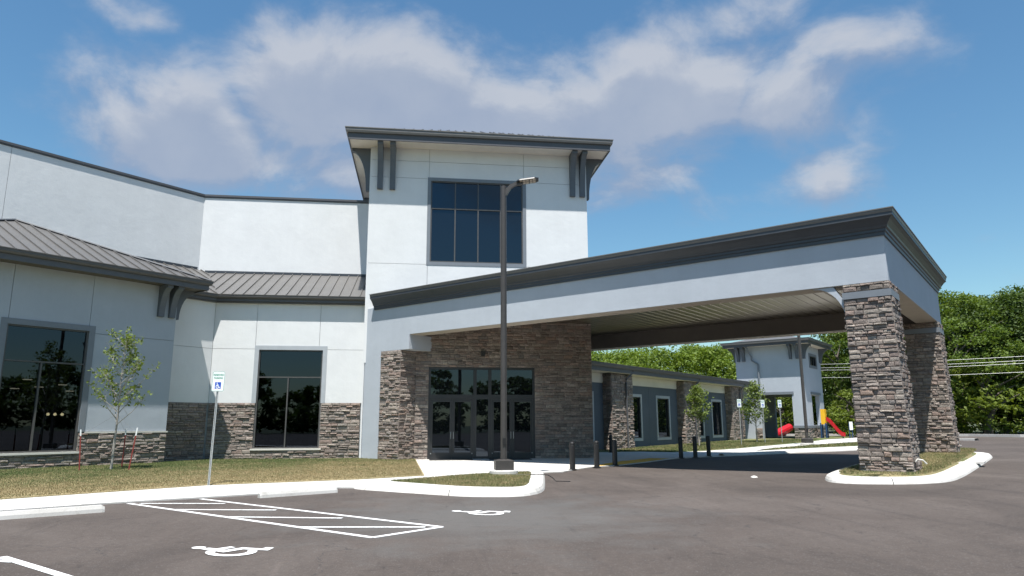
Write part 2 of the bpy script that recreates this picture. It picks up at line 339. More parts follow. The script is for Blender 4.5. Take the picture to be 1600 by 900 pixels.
class MB:
    def __init__(self): self.v = []; self.f = []
    def add(self, v, f):
        n = len(self.v); self.v += [tuple(p) for p in v]; self.f += [tuple(i + n for i in q) for q in f]; return self
    def hexa(self, p):                              # 8 corners: bottom ring then top ring
        return self.add(p, [(3, 2, 1, 0), (4, 5, 6, 7), (0, 1, 5, 4), (1, 2, 6, 5), (2, 3, 7, 6), (3, 0, 4, 7)])
    def box(self, a, b):
        (x0, y0, z0), (x1, y1, z1) = a, b
        return self.hexa([(x0, y0, z0), (x1, y0, z0), (x1, y1, z0), (x0, y1, z0), (x0, y0, z1), (x1, y0, z1), (x1, y1, z1), (x0, y1, z1)])
    def tube(self, pts, rad, n=10, cap=True):
        pts = [Vector(p) for p in pts]; rad = rad if isinstance(rad, (list, tuple)) else [rad] * len(pts); base = len(self.v)
        for i, p in enumerate(pts):
            d = (pts[min(i + 1, len(pts) - 1)] - pts[max(i - 1, 0)]).normalized()
            a = d.cross(Vector((0, 0, 1)) if abs(d.z) < .9 else Vector((1, 0, 0))).normalized(); b = d.cross(a)
            for k in range(n):
                t = 2 * math.pi * k / n; q = p + (a * math.cos(t) + b * math.sin(t)) * rad[i]; self.v.append(tuple(q))
        for i in range(len(pts) - 1):
            for k in range(n):
                k2 = (k + 1) % n; self.f.append((base + i * n + k, base + (i + 1) * n + k, base + (i + 1) * n + k2, base + i * n + k2))
        if cap:
            self.f.append(tuple(base + k for k in range(n))); self.f.append(tuple(base + (len(pts) - 1) * n + k for k in reversed(range(n))))
        return self
    def lathe(self, c, prof, n=16):
        base = len(self.v)
        for r, z in prof:
            for k in range(n):
                t = 2 * math.pi * k / n; self.v.append((c[0] + r * math.cos(t), c[1] + r * math.sin(t), c[2] + z))
        for i in range(len(prof) - 1):
            for k in range(n):
                k2 = (k + 1) % n; self.f.append((base + i * n + k, base + i * n + k2, base + (i + 1) * n + k2, base + (i + 1) * n + k))
        self.f.append(tuple(base + k for k in reversed(range(n)))); self.f.append(tuple(base + (len(prof) - 1) * n + k for k in range(n)))
        return self
    def prism(self, ring0, ring1):
        n = len(ring0); b = len(self.v); self.v += [tuple(p) for p in ring0] + [tuple(p) for p in ring1]
        for k in range(n):
            k2 = (k + 1) % n; self.f.append((b + k, b + k2, b + n + k2, b + n + k))
        self.f.append(tuple(b + k for k in reversed(range(n)))); self.f.append(tuple(b + n + k for k in range(n))); return self
    def obj(self, name, mat, parent=None, origin=None, smooth=False, kind=None):
        return obj(name, self.v, self.f, mat, parent, origin, smooth, kind)
class Frame:
    """u along the wall, w up, d out of the wall"""
    def __init__(self, o, ax):
        self.o = Vector((o[0], o[1], 0)); self.ax = Vector((ax[0], ax[1], 0)); self.n = Vector((ax[1], -ax[0], 0)); self.ang = math.atan2(ax[1], ax[0])
    def p(self, u, w, d=0): q = self.o + self.ax * u + self.n * d; return (q.x, q.y, w)
    def box(self, mb, u0, u1, w0, w1, d0, d1):
        P = self.p; return mb.hexa([P(u0, w0, d1), P(u1, w0, d1), P(u1, w0, d0), P(u0, w0, d0), P(u0, w1, d1), P(u1, w1, d1), P(u1, w1, d0), P(u0, w1, d0)])
def sweep(path, prof, closed_prof=True, closed=False):
    """path: plan points [(x,y)], outward is to the right of travel; prof: [(d,w)] -> mitred moulding"""
    mb = MB(); P = [Vector((a, b)) for a, b in path]; n = len(P); m = len(prof)
    def nrm(a, b): t = (b - a).normalized(); return Vector((t.y, -t.x))
    for i in range(n):
        if closed: n1 = nrm(P[i - 1], P[i]); n2 = nrm(P[i], P[(i + 1) % n])
        else: n1 = nrm(P[max(i - 1, 0)], P[max(i, 1)]); n2 = nrm(P[min(i, n - 2)], P[min(i + 1, n - 1)])
        k = (n1 + n2) / (1 + n1.dot(n2))
        for d, w in prof: q = P[i] + k * d; mb.v.append((q.x, q.y, w))
    for i in range(n if closed else n - 1):
        i2 = (i + 1) % n
        for j in range(m if closed_prof else m - 1):
            j2 = (j + 1) % m; mb.f.append((i * m + j, i2 * m + j, i2 * m + j2, i * m + j2))
    if closed_prof and not closed: mb.f.append(tuple(range(m - 1, -1, -1))); mb.f.append(tuple((n - 1) * m + j for j in range(m)))
    return mb
def rect_minus(r, h):
    u0, u1, w0, w1 = r; a, b, c, d = h
    if a >= u1 or b <= u0 or c >= w1 or d <= w0: return [r]
    out = []
    if w0 < c: out.append((u0, u1, w0, c))
    if d < w1: out.append((u0, u1, d, w1))
    lo, hi = max(w0, c), min(w1, d)
    if u0 < a: out.append((u0, a, lo, hi))
    if b < u1: out.append((b, u1, lo, hi))
    return out
def panels(fr, us, rows, holes, mat, parent, t=.03, gap=.008, name='wall_panel'):
    """rows: [(w0,w1,us or None)] of stucco panels with open joints between"""
    for w0, w1, uu in rows:
        uu = uu or us
        for a, b in zip(uu[:-1], uu[1:]):
            rs = [(a + (gap if a > uu[0] + 1e-6 else 0), b - (gap if b < uu[-1] - 1e-6 else 0), w0 + gap, w1 - gap)]
            for h in holes: rs = [q for r in rs for q in rect_minus(r, h)]
            if not rs: continue
            mb = MB()
            for r in rs: fr.box(mb, r[0], r[1], r[2], r[3], 0, t)
            mb.obj(name, mat, parent)
def copy_tree(o, parent=None, loc=None, rz=None):
    c = o.copy(); COL.objects.link(c); WL[c] = WL.get(o, Vector())
    if parent is not None: c.parent = parent
    if loc is not None: c.location = loc
    if rz is not None: c.rotation_euler.z = rz
    for ch in list(o.children): copy_tree(ch, c)
    return c
def terr(x, y): return .0129 * (min(max(9.4, x), 60.) - 9.4)       # the lot is flat, then rises gently to the far right
def ter(x, y, h=0): return (x, y, terr(x, y) + h)

# ---------------------------------------------------------------- ground sheets
def clip(poly, f):
    out = []
    for i in range(len(poly)):
        a, b = poly[i], poly[(i + 1) % len(poly)]; fa, fb = f(a), f(b)
        if fa >= 0: out.append(a)
        if (fa > 0) != (fb > 0) and fa != fb and (fa * fb < 0):
            t = fa / (fa - fb); out.append((a[0] + (b[0] - a[0]) * t, a[1] + (b[1] - a[1]) * t))
    return out
def sheet(name, poly, h, mat, thick=.08, kind='structure', parent=None):
    mb = MB()
    for f in (lambda p: 9.4 - p[0], lambda p: p[0] - 9.4):
        q = clip(poly, f)
        qs = [clip(q, lambda p: 60 - p[0]), clip(q, lambda p: p[0] - 60)] if q else []
        for q in qs:
            if len(q) < 3: continue
            tri = geometry.tessellate_polygon([[Vector((x, y, 0)) for x, y in q]]); n = len(mb.v)
            top = [ter(x, y, h) for x, y in q]; mb.v += top + [(x, y, z - thick) for x, y, z in top]
            for t in tri:
                a, b, c = (Vector(top[i]) for i in t)
                mb.f.append(tuple(n + i for i in (t if (b - a).cross(c - a).z > 0 else t[::-1])))
            m = len(q)
            for k in range(m): k2 = (k + 1) % m; mb.f.append((n + k, n + k2, n + m + k2, n + m + k))
    return mb.obj(name, mat, parent, kind=kind)

# ---------------------------------------------------------------- ledge stones
def unit_stones(k=12):
    out = []
    for i in range(k):
        r = random.Random(100 + i); j = lambda a: r.uniform(-a, a)
        v = [(-.5, .15, -.5), (.5, .15, -.5), (.5, .15, .5), (-.5, .15, .5)]
        rim = [(-.5, -.62 + j(.16), -.5), (.5, -.62 + j(.16), -.5), (.5, -.62 + j(.16), .5), (-.5, -.62 + j(.16), .5)]
        e = .06
        fr = [(-.5 + e + r.random() * .05, -.9 + j(.1), -.5 + .10 + r.random() * .12), (.5 - e - r.random() * .05, -.9 + j(.1), -.5 + .10 + r.random() * .12),
              (.5 - e - r.random() * .05, -.86 + j(.12), .5 - .10 - r.random() * .12), (-.5 + e + r.random() * .05, -.86 + j(.12), .5 - .10 - r.random() * .12)]
        v += rim + fr + [(j(.25), -1.0 + j(.08), j(.22))]
        f = []
        for a in range(4):
            b = (a + 1) % 4; f.append((a, b, 4 + b, 4 + a)); f.append((4 + a, 4 + b, 8 + b, 8 + a)); f.append((8 + a, 8 + b, 12))
        out.append((np.array(v), f))
    return out
USTONE = unit_stones(); UMESH = []
for v, f in USTONE:
    me = bpy.data.meshes.new('stone'); me.from_pydata(v.tolist(), [], f); me.materials.append(M_STONE); me.update(); UMESH.append(me)
class Stones:
    def __init__(self): self.c = []
    def wall(self, fr, parent, u0, u1, w0, w1, holes=(), vis=1.0, hs=(.07, .10, .13, .165), ls=(.17, .52), d0=0., lean=None, grow=None):
        """lean(w) extra distance out of the wall; grow(w) extra length at the u1 side"""
        brk = sorted({w0, w1} | {q for h in holes for q in h[2:] if w0 < q < w1})
        for za, zb in zip(brk[:-1], brk[1:]):
            w = za
            while w < zb - .01:
                H = rnd.choice(hs)
                if zb - (w + H) < .07: H = zb - w
                spans = [(u0, u1 + (grow(w + H / 2) if grow else 0))]
                for h in holes:
                    if h[2] < w + H - .01 and h[3] > w + .01: spans = [q for a, b in spans for q in ((a, min(b, h[0])), (max(a, h[1]), b)) if q[1] - q[0] > .03]
                for a, b in spans:
                    u = a
                    while u < b - .01:
                        l = rnd.uniform(*ls) * (1.15 if H > .15 else 1)
                        if b - (u + l) < ls[0] * .6: l = b - u
                        sub = [(w, H)]
                        if H > .15 and rnd.random() < .35: k = H * rnd.uniform(.4, .6); sub = [(w, k), (w + k, H - k)]
                        for ww, hh in sub: self.cell(fr, parent, u, l, ww, hh, vis, d0 + (lean(ww + hh / 2) if lean else 0))
                        u += l
                w += H
    def cell(self, fr, parent, u, l, w, h, vis, d):
        g = .006
        c = Vector(fr.p(u + l / 2, w + h / 2, d - .01)); to = Vector((0, 0, 1.6)) - c
        px = l * h * max(0, fr.n.dot(to.normalized())) / to.length_squared * vis
        self.c.append((px, c, fr.ang, l - g, rnd.uniform(.04, .105), h - g, parent, rnd.randrange(len(USTONE))))
    def finish(self, root, limit=295, all_stuff=False):
        self.c.sort(key=lambda q: -q[0]); V = []; F = []
        for i, (px, c, ang, l, d, h, par, k) in enumerate(self.c):
            if i < limit and not all_stuff:
                o = link('stone', UMESH[k], c, par); o.rotation_euler.z = ang; o.scale = (l, d, h)
            else:
                q = USTONE[k][0] * np.array([l, d, h]); ca, sa = math.cos(ang), math.sin(ang)
                q = np.stack([q[:, 0] * ca - q[:, 1] * sa, q[:, 0] * sa + q[:, 1] * ca, q[:, 2]], 1) + np.array(c)
                n = len(V) * 13; V.append(q); F += [tuple(a + n for a in f) for f in USTONE[k][1]]
        if V: obj('stone', np.concatenate(V), F, M_STONE, root, kind='stuff')

# ---------------------------------------------------------------- setting: ground, pavements, markings
sheet('ground', [(-700, -700), (900, -700), (900, 900), (-700, 900)], -.14, M_FLOOR, .5)
sheet('parking_lot', [(-70, -60), (90, -60), (90, 5), (80.25, 21.4), (54.35, 41.29), (47.11, 50.37), (46.29, 54.59), (42.08, 63.13), (34.85, 69.71), (21.28, 63.83), (-2, 40), (-30, 40), (-70, 5)], 0, M_ASPH, .1)
sheet('sidewalk', [(-24, 1.8), (-15.5, 8.75), (-7.81, 14.89), (-6.37, 15.97), (-3.61, 17.54), (-1.98, 18.95), (-0.2, 18.6), (3.28, 21), (4.12, 23.56), (4.87, 23.88), (5.63, 25.12), (6.49, 26.29),
    (7.62, 27.06), (9.74, 29.38), (11.39, 31.23), (12.82, 32.06), (14.32, 32.35), (16.3, 33.12), (23.2, 35.13), (31.74, 38.3), (31.74, 41.47), (26.52, 40.13), (20.68, 38.09), (18.06, 36.68), (19.79, 39.14), (24.26, 42.28), (27.02, 44.54), (32.78, 48.64), (40.02, 54.77), (37.18, 56.54), (32.08, 53.1), (27.41, 47.74),
    (20.72, 42.02), (18.48, 39.92), (15.72, 37.99), (13.63, 37.33), (12.35, 38.94), (8.74, 39.64), (8.74, 36.76), (-8, 34.5), (-30, 10)], .03, M_CONC)
sheet('lawn', [(-26, 2.4), (-17.5, 9.6), (-8.94, 16.99), (-5.48, 20.1), (-1.7, 21.42), (0.21, 22.62), (-0.12, 33.3), (-3, 36), (-10, 36), (-34, 14)], .055, M_LAWN)
sheet('tactile_paving', [(6.61, 26.55), (7.62, 27.19), (9.74, 29.54), (11.23, 31.23), (10.59, 31.99), (8.74, 30.05), (7.39, 28.07)], .036, M_TACT)
sheet('far_lawn', [(12.35, 38.94), (13.63, 37.33), (15.72, 37.99), (18.48, 39.92), (20.72, 42.02), (27.41, 47.74), (32.08, 53.1), (35.89, 55.95), (40.02, 61.09), (25.47, 70.06), (8.74, 53.28), (8.74, 39.64)], .06, M_FARG)
sheet('far_verge', [(19.38, 38.23), (20.68, 38.26), (26.52, 40.53), (31.74, 41.89), (31.74, 45.07), (29.65, 45.12), (24.26, 42.06), (20.54, 39.27)], .05, M_FARG)
def kerb(name, outer, inner, h=.15):
    """rounded kerb ring between two outlines with equal point counts, cast in lengths with open joints"""
    n = len(outer); root = bpy.data.objects.new(name, None); COL.objects.link(root); root.location = (*outer[0], 0); WL[root] = Vector((*outer[0], 0)); root['kind'] = 'structure'
    Lp = lambda a, b, t: (a[0] + (b[0] - a[0]) * t, a[1] + (b[1] - a[1]) * t)
    runs = []; cur = [0]; acc = 0
    for k in range(n):
        a, b = outer[k], outer[(k + 1) % n]; acc += math.dist(a, b); cur.append(k + 1)
        if acc > 2.6 or k == n - 1: runs.append(cur); cur = [k + 1]; acc = 0
    for r in runs:
        O = [outer[k % n] for k in r]; I = [inner[k % n] for k in r]
        for S in (O, I):
            for e, f in ((0, 1), (-1, -2)): S[e] = Lp(S[e], S[f], min(.4, .009 / max(.02, math.dist(S[e], S[f]))))
        mb = MB(); rows = ((0, -.03), (.06, h * .35), (.16, h * .82), (.34, h), (1, h), (1, -.03)); m = len(rows)
        for o, q in zip(O, I):
            for tt, z in rows: x, y = Lp(o, q, tt); mb.v.append(ter(x, y, z))
        for k in range(len(r) - 1):
            for e in range(m - 1): mb.f.append((k * m + e, (k + 1) * m + e, (k + 1) * m + e + 1, k * m + e + 1))
        mb.f.append(tuple(range(m - 1, -1, -1))); b = (len(r) - 1) * m; mb.f.append(tuple(b + e for e in range(m)))
        mb.obj('kerb_block', M_CONC, root)
    return root
def smooth_loop(P, it=2):
    for _ in range(it):
        Q = []
        for a, b in zip(P, P[1:] + P[:1]): Q += [(a[0] * .78 + b[0] * .22, a[1] * .78 + b[1] * .22), (a[0] * .22 + b[0] * .78, a[1] * .22 + b[1] * .78)]
        P = Q
    return P
li_o = smooth_loop([(-2, 18.95), (-0.03, 17.2), (1.09, 16.23), (2.34, 16.03), (3.02, 16.98), (3.62, 20.28), (4.2, 23.68), (3.28, 23.16), (0.91, 21.85), (-0.6, 20)])
li_i = smooth_loop([(-0.9, 19.3), (0.43, 17.91), (1.21, 17.15), (2.29, 16.83), (2.67, 17.34), (3.17, 20.17), (3.54, 22.33), (3.07, 22.2), (1.25, 21.2), (-0.2, 19.75)])
kerb('kerb', li_o, li_i); sheet('verge', li_i, .14, M_ISL)
ci_o = smooth_loop([(11.73, 19.67), (11.07, 18.4), (11.34, 17.65), (12.72, 17.1), (13.99, 17.41), (15.78, 19.02), (21.2, 24.42), (24.37, 27.61), (24.64, 28.88), (22.85, 30.08), (20.43, 28.74), (16, 24.32)])
ci_i = smooth_loop([(12.13, 19.56), (11.71, 18.71), (11.87, 18.17), (12.82, 17.68), (13.78, 17.89), (15.37, 19.32), (20.75, 24.69), (23.8, 27.83), (23.9, 28.58), (22.75, 29.44), (20.75, 28.2), (16.32, 23.89)])
kerb('kerb', ci_o, ci_i)
def mound(name, ring, zf, mat):
    mb = MB(); c = Vector((sum(p[0] for p in ring) / len(ring), sum(p[1] for p in ring) / len(ring))); n = len(ring); t_ = [0, .12, .45, 1]
    cl = lambda p: c + C2 * max(-7, min(7, (Vector(p) - c).dot(C2)))
    for k in t_[:-1]:
        for p in ring: q = Vector(p).lerp(cl(p), k); mb.v.append(ter(q.x, q.y, .15 + zf(q) * (0, .35, 1)[t_.index(k)]))
    for i in range(2):
        for k in range(n): k2 = (k + 1) % n; mb.f.append((i * n + k, i * n + k2, (i + 1) * n + k2, (i + 1) * n + k))
    for k in range(n):
        k2 = (k + 1) % n; q = cl(ring[k]); q2 = cl(ring[k2]); b = len(mb.v); mb.v += [ter(q.x, q.y, .15 + zf(q)), ter(q2.x, q2.y, .15 + zf(q2))]
        mb.f.append((2 * n + k, 2 * n + k2, b + 1, b))
    return mb.obj(name, mat, kind='structure')
mound('verge', ci_i, lambda q: .07 + .010 * max(0, (q.x - 13)), M_ISL)
sheet('crossing_strip', [(16.64, 21.97), (19.06, 22.1), (19.59, 22.63), (17.27, 22.71)], .166, M_CONC, .05)
def kerb_line(name, pts, w=.3, h=.15):
    P = [Vector(p) for p in pts]; o = []; i_ = []
    mb = MB(); rows = [(0, -.03), (.03, h * .5), (.09, h), (w, h), (w, -.03)]
    for i, p in enumerate(P):
        t = (P[min(i + 1, len(P) - 1)] - P[max(i - 1, 0)]).normalized(); nn = Vector((-t.y, t.x))
        for d, z in rows: q = p + nn * d; mb.v.append(ter(q.x, q.y, z))
    for i in range(len(P) - 1):
        for j in range(4): mb.f.append((i * 5 + j, (i + 1) * 5 + j, (i + 1) * 5 + j + 1, i * 5 + j + 1))
    return mb.obj(name, M_CONC, kind='structure')
kerb_line('kerb', [(90, 5.2), (80.25, 21.83), (54.35, 41.7), (47.22, 50.57), (46.4, 54.79), (42.29, 63.44), (34.85, 69.71)], .45, .2)
kerb_line('kerb', [(39.1, 45.52), (38.58, 47.01), (37.96, 49.14), (36.51, 52.13)], .5)
kerb_line('kerb', [(14.41, 32.4), (16.3, 33.17), (23.2, 35.18), (31.63, 38.3)], .35, .13)

COAT = [0.]
def marking(name, a, b, w=.1):
    COAT[0] += .0006
    a, b = Vector(a), Vector(b); t = (b - a).normalized() * .0; n = Vector((-(b - a).y, (b - a).x)).normalized() * w / 2
    return sheet(name, [tuple(a - n), tuple(b - n), tuple(b + n), tuple(a + n)], .004 + COAT[0], M_MARK, .004)
hA, hD = Vector((-5.96, 16.05)), Vector((-4.72, 16.75)); hB, hC = Vector((-0.62, 10.74)), Vector((0.4, 11.65))
marking('painted_line', hA, hB); marking('painted_line', hD, hC); marking('painted_line', hB, hC)
for a, b in (((-5.71, 16.0), (-3.94, 15.7)), ((-4.63, 14.75), (-2.66, 14.36)), ((-3.30, 13.44), (-1.28, 12.96)), ((-1.87, 11.95), (.14, 11.65))): marking('painted_line', a, b, .09)
marking('painted_line', (-5.08, 9.86), (-2.2, 7.0), .11); marking('painted_line', (-6.0, 10.0), (-4.75, 9.5), .1)

def isa_polys():
    """wheelchair symbol, facing +x, 1 unit high"""
    P = []
    P.append([(.31 + .10 * math.cos(t), .91 + .10 * math.sin(t)) for t in np.linspace(0, 2 * math.pi, 14)[:-1]])
    P.append([(.25, .79), (.39, .79), (.42, .66), (.66, .66), (.66, .55), (.43, .55), (.455, .475), (.72, .475), (.84, .20), (.95, .25), (1.0, .14), (.80, .03), (.63, .345), (.31, .345)])
    th = np.linspace(R(122), R(338), 18)
    P.append([(.41 + .34 * math.cos(t), .31 + .34 * math.sin(t)) for t in th] + [(.41 + .215 * math.cos(t), .31 + .215 * math.sin(t)) for t in th[::-1]])
    return P
def ground_symbol(o, sx, sy):
    """stencilled on the lot: up is toward the building, facing along the kerb"""
    mb = MB()
    for lay, p in enumerate(isa_polys()):
        q = [Vector(o) - B2 * (y * sy) + C2 * (x * sx) for x, y in p]
        tri = geometry.tessellate_polygon([[Vector((a.x, a.y, 0)) for a in q]]); n = len(mb.v); mb.v += [ter(a.x, a.y, .006 + .0012 * lay) for a in q]
        for t in tri:
            A, B_, C_ = (Vector(mb.v[n + i]) for i in t); mb.f.append(tuple(n + i for i in (t if (B_ - A).cross(C_ - A).z > 0 else t[::-1])))
    return mb.obj('wheelchair_symbol', M_MARK, kind='structure')
def bc(b, c): return (s * (b + c), s * (c - b))
ground_symbol(bc(-8.27, 4.93), .86, 1.06); ground_symbol(bc(-8.17, 9.92), .86, 1.06)

# grass blades
def inside(poly, P):
    x, y = P[:, 0], P[:, 1]; r = np.zeros(len(P), bool)
    for (x0, y0), (x1, y1) in zip(poly, poly[1:] + poly[:1]):
        c = ((y0 > y) != (y1 > y)) & (x < (x1 - x0) * (y - y0) / (y1 - y0 + 1e-12) + x0); r ^= c
    return r
def blades(name, poly, dens, h, hgt, wid, mat, kind='stuff'):
    a = np.array(poly); lo, hi = a.min(0), a.max(0); n = int(dens * np.prod(hi - lo)); P = rng.uniform(lo, hi, (n, 2)); P = P[inside(poly, P)]
    n = len(P); z = .0129 * (np.clip(P[:, 0], 9.4, 60) - 9.4) + (h(P) if callable(h) else h); th = rng.uniform(0, 2 * math.pi, n); H = hgt * rng.uniform(.45, 1.25, n); W = wid * rng.uniform(.7, 1.4, n); ln = rng.normal(0, .45, (n, 2)) * H[:, None]
    cx, sx = np.cos(th) * W, np.sin(th) * W
    v = np.zeros((n, 3, 3)); v[:, 0] = np.stack([P[:, 0] - cx, P[:, 1] - sx, z - .01], 1); v[:, 1] = np.stack([P[:, 0] + cx, P[:, 1] + sx, z - .01], 1); v[:, 2] = np.stack([P[:, 0] + ln[:, 0], P[:, 1] + ln[:, 1], z + H], 1)
    return tris_mesh(name, v.reshape(-1, 3), 3, mat, kind=kind)
blades('grass', [(-22, 6), (-17.5, 9.7), (-8.94, 17.05), (-5.48, 20.15), (-1.7, 21.5), (.16, 22.65), (-.15, 33.0), (-1.2, 32.4), (-2.6, 34.1), (-9.4, 34.5), (-10.7, 32.3), (-17, 25.8)], 1150, .055, .038, .0075, M_LAWNB)
blades('grass', li_i, 2600, .14, .042, .006, M_ISLB); blades('grass', ci_i, 1500, lambda P: .20 + .010 * np.clip(P[:, 0] - 13, 0, 20), .06, .008, M_ISLB)
blades('grass', [(12.08, 39.23), (13.67, 37.49), (15.68, 38.2), (18.43, 40.06), (27.25, 47.93), (31.74, 53.32), (30.38, 54.52), (23.38, 53.13), (10.17, 40.77)], 300, .06, .07, .018, M_FARGB)
blades('grass', [(19.7, 38.33), (20.68, 38.36), (26.52, 40.63), (31.53, 42), (31.53, 44.86), (29.65, 45.01), (24.26, 41.95)], 300, .05, .07, .018, M_FARGB)

# ---------------------------------------------------------------- main building
TW, WA, DW, K = 34.16, 34.6, 33.1, 31.55
F_TW = Frame((0, TW), (1, 0)); F_WA = Frame((0, WA), (1, 0)); F_DW = Frame((0, DW), (1, 0))
F_C = Frame((-9.78, 34.6), (s, s)); F_BAY = Frame((-10.73, 32.12), (s, s)); F_UC = Frame((-11.95, 38.6), (s, s)); F_UA = Frame((0, 38.6), (1, 0))
F_B = Frame((-2.70, 34.25), (s, -s)); LB = 22.73
bld = thing('main_building', 'white and grey stucco building with a square tower, dark windows and ledge stone base', 'building', (-4, 36, 0))
def part(mb, name, mat, parent=None, **k): return mb.obj(name, mat, parent or bld, **k)
def fbox(fr, *a): return fr.box(MB(), *a)
ST = Stones()
# --- the tower
mb = MB(); F_TW.box(mb, -2.66, 8.39, -.1, 15.48, -9.0, -.25)
for a, b, c, d in rect_minus((-2.66, 8.39, -.1, 15.48), (.36, 5.07, 9.56, 13.80)): F_TW.box(mb, a, b, c, d, -.249, -.03)
tw_wall = part(mb, 'tower_wall', M_JOINT)
T_UU = [-2.69, .25, 5.12, 8.42]
panels(F_TW, T_UU, [(4.5, 9.42, None), (9.42, 13.9, None), (13.9, 14.81, None), (14.81, 15.5, None)], [(.36, 5.07, 9.56, 13.80)], M_WHITE, tw_wall)
for a in (8.38, -2.72): mb = MB(); mb.box((a, TW - .028, 0), (a + .07, TW + 9, 15.47)); part(mb, 'side_wall', M_WHITE)
def window(fr, u0, u1, w0, w1, trim, glass, vbars, hbars, mtrim, mbar, mglass, parent, bottom=True, legs=None, depth=.10, proud=.05, bar=.055):
    """trim frame round a recessed opening; vbars: (u,wa,wb); hbars: w"""
    mb = MB(); t = trim; lo = legs if legs is not None else w0 - (t if bottom else 0)
    fr.box(mb, u0 - t, u0, lo, w1 + t, -.06, proud); fr.box(mb, u1, u1 + t, lo, w1 + t, -.06, proud); fr.box(mb, u0, u1, w1, w1 + t, -.06, proud)
    if bottom: fr.box(mb, u0, u1, w0 - t, w0, -.06, proud)
    wd = part(mb, 'window', mtrim, parent)
    mb = MB(); fr.box(mb, u0, u0 + bar, w0, w1, -depth, -.005); fr.box(mb, u1 - bar, u1, w0, w1, -depth, -.005); fr.box(mb, u0 + bar, u1 - bar, w1 - bar, w1, -depth, -.005); fr.box(mb, u0 + bar, u1 - bar, w0, w0 + bar, -depth, -.005)
    part(mb, 'frame', mbar, wd)
    for u, a, b in vbars: part(fbox(fr, u - bar / 2, u + bar / 2, a, b, -depth, -.01), 'mullion', mbar, wd)
    for w in hbars: part(fbox(fr, u0 + bar, u1 - bar, w - bar / 2, w + bar / 2, -depth, -.007), 'mullion', mbar, wd)
    ws = [w0 + bar] + sorted(hbars) + [w1 - bar]
    for i in range(len(ws) - 1):
        a, b = ws[i], ws[i + 1]; us = [u0 + bar] + sorted(u for u, x, y in vbars if x < (a + b) / 2 < y) + [u1 - bar]
        for c, d in zip(us[:-1], us[1:]):
            mbp = MB(); tl = rnd.uniform(-.004, .004); P = fr.p; dd = -depth + .03
            mbp.hexa([P(c, a, dd + tl), P(d, a, dd), P(d, a, dd - .012), P(c, a, dd + tl - .012), P(c, b, dd), P(d, b, dd - tl), P(d, b, dd - tl - .012), P(c, b, dd - .012)])
            part(mbp, 'pane', glass, wd)
    return wd
window(F_TW, .36, 5.07, 9.56, 13.80, .17, M_GLASSB, [(1.6, 9.6, 13.78), (2.77, 9.6, 13.78), (3.92, 9.6, 13.78)], [12.35], M_TRIM, M_MULLG, None, bld, bar=.06)
# tower roof
OV = 1.08; tx0, tx1, ty0, ty1 = -2.69 - OV, 8.42 + OV, TW - OV, TW + 9 + OV
ring = [(tx0, ty1), (tx0, ty0), (tx1, ty0), (tx1, ty1)]          # travelled so that outward is to the right
ringc = [(-2.69, TW + 9), (-2.69, TW), (8.42, TW), (8.42, TW + 9)]
def cw(p): return p[::-1]
def offs(path, prof, name, mat, closed=True): return part(sweep(path, prof, True, closed), name, mat)
loop = [(-2.69, TW), (8.42, TW), (8.42, TW + 9), (-2.69, TW + 9)]   # counter-clockwise: outward to the right
offs(loop, [(-.2, 15.48), (OV - .06, 15.48), (OV - .06, 15.54), (-.2, 15.54)], 'soffit', M_SOFFIT)
offs(loop, [(OV - .06, 15.43), (OV, 15.43), (OV, 15.86), (OV - .06, 15.86)], 'fascia', M_FASCIA)
offs(loop, [(OV + .004, 15.76), (OV + .09, 15.76), (OV + .12, 15.86), (OV + .12, 15.98), (OV + .15, 15.98), (OV + .15, 16.02), (OV + .004, 16.02)], 'gutter', M_GUTTER)
def roof_plane(o, ax, slope, poly, parent, name='roof_panel', pitch=.5, seam=.065, base_z=7.72, t=.02, ph=0.):
    """poly in (u along eave, d up the slope in plan) -> pans between standing seams"""
    ax = Vector((*ax, 0)); inw = Vector((-ax.y, ax.x, 0)); o = Vector((o[0], o[1], 0))
    P = lambda u, d, h=0: tuple(o + ax * u + inw * d + Vector((0, 0, base_z + slope * d + h)))
    us = [p[0] for p in poly]; k = math.floor((min(us) - ph) / pitch)
    while ph + k * pitch < max(us):
        a, b = ph + k * pitch, ph + (k + 1) * pitch; k += 1
        q = clip(clip(poly, lambda p: p[0] - a), lambda p: b - p[0])
        if len(q) >= 3: part(MB().prism([P(u, d) for u, d in q], [P(u, d, t) for u, d in q]), name, M_ROOF, parent)
        q = clip(clip(poly, lambda p: p[0] - (a - .018)), lambda p: (a + .018) - p[0])
        if len(q) >= 3: part(MB().prism([P(u, d, t) for u, d in q], [P(u, d, t + seam) for u, d in q]), 'seam', M_ROOF, parent)
hw = (ty1 - ty0) / 2; tl = tx1 - tx0
rf = part(MB().prism([(tx0 + .3, ty0 + .3, 15.9), (tx1 - .3, ty0 + .3, 15.9), (tx1 - .3, ty1 - .3, 15.9), (tx0 + .3, ty1 - .3, 15.9)], [(tx0 + 5.2, ty0 + 5.2, 18), (tx1 - 5.2, ty0 + 5.2, 18), (tx1 - 5.2, ty1 - 5.2, 18), (tx0 + 5.2, ty1 - 5.2, 18)]), 'roof', M_FASCIA)
roof_plane((tx0, ty0), (1, 0), .46, [(0, 0), (tl, 0), (tl / 2 + .4, hw), (tl / 2 - .4, hw)], rf, base_z=15.97)
roof_plane((tx1, ty0), (0, 1), .46, [(0, 0), (2 * hw, 0), (hw, hw)], rf, base_z=15.97); roof_plane((tx0, ty1), (0, -1), .46, [(0, 0), (2 * hw, 0), (hw, hw)], rf, base_z=15.97)
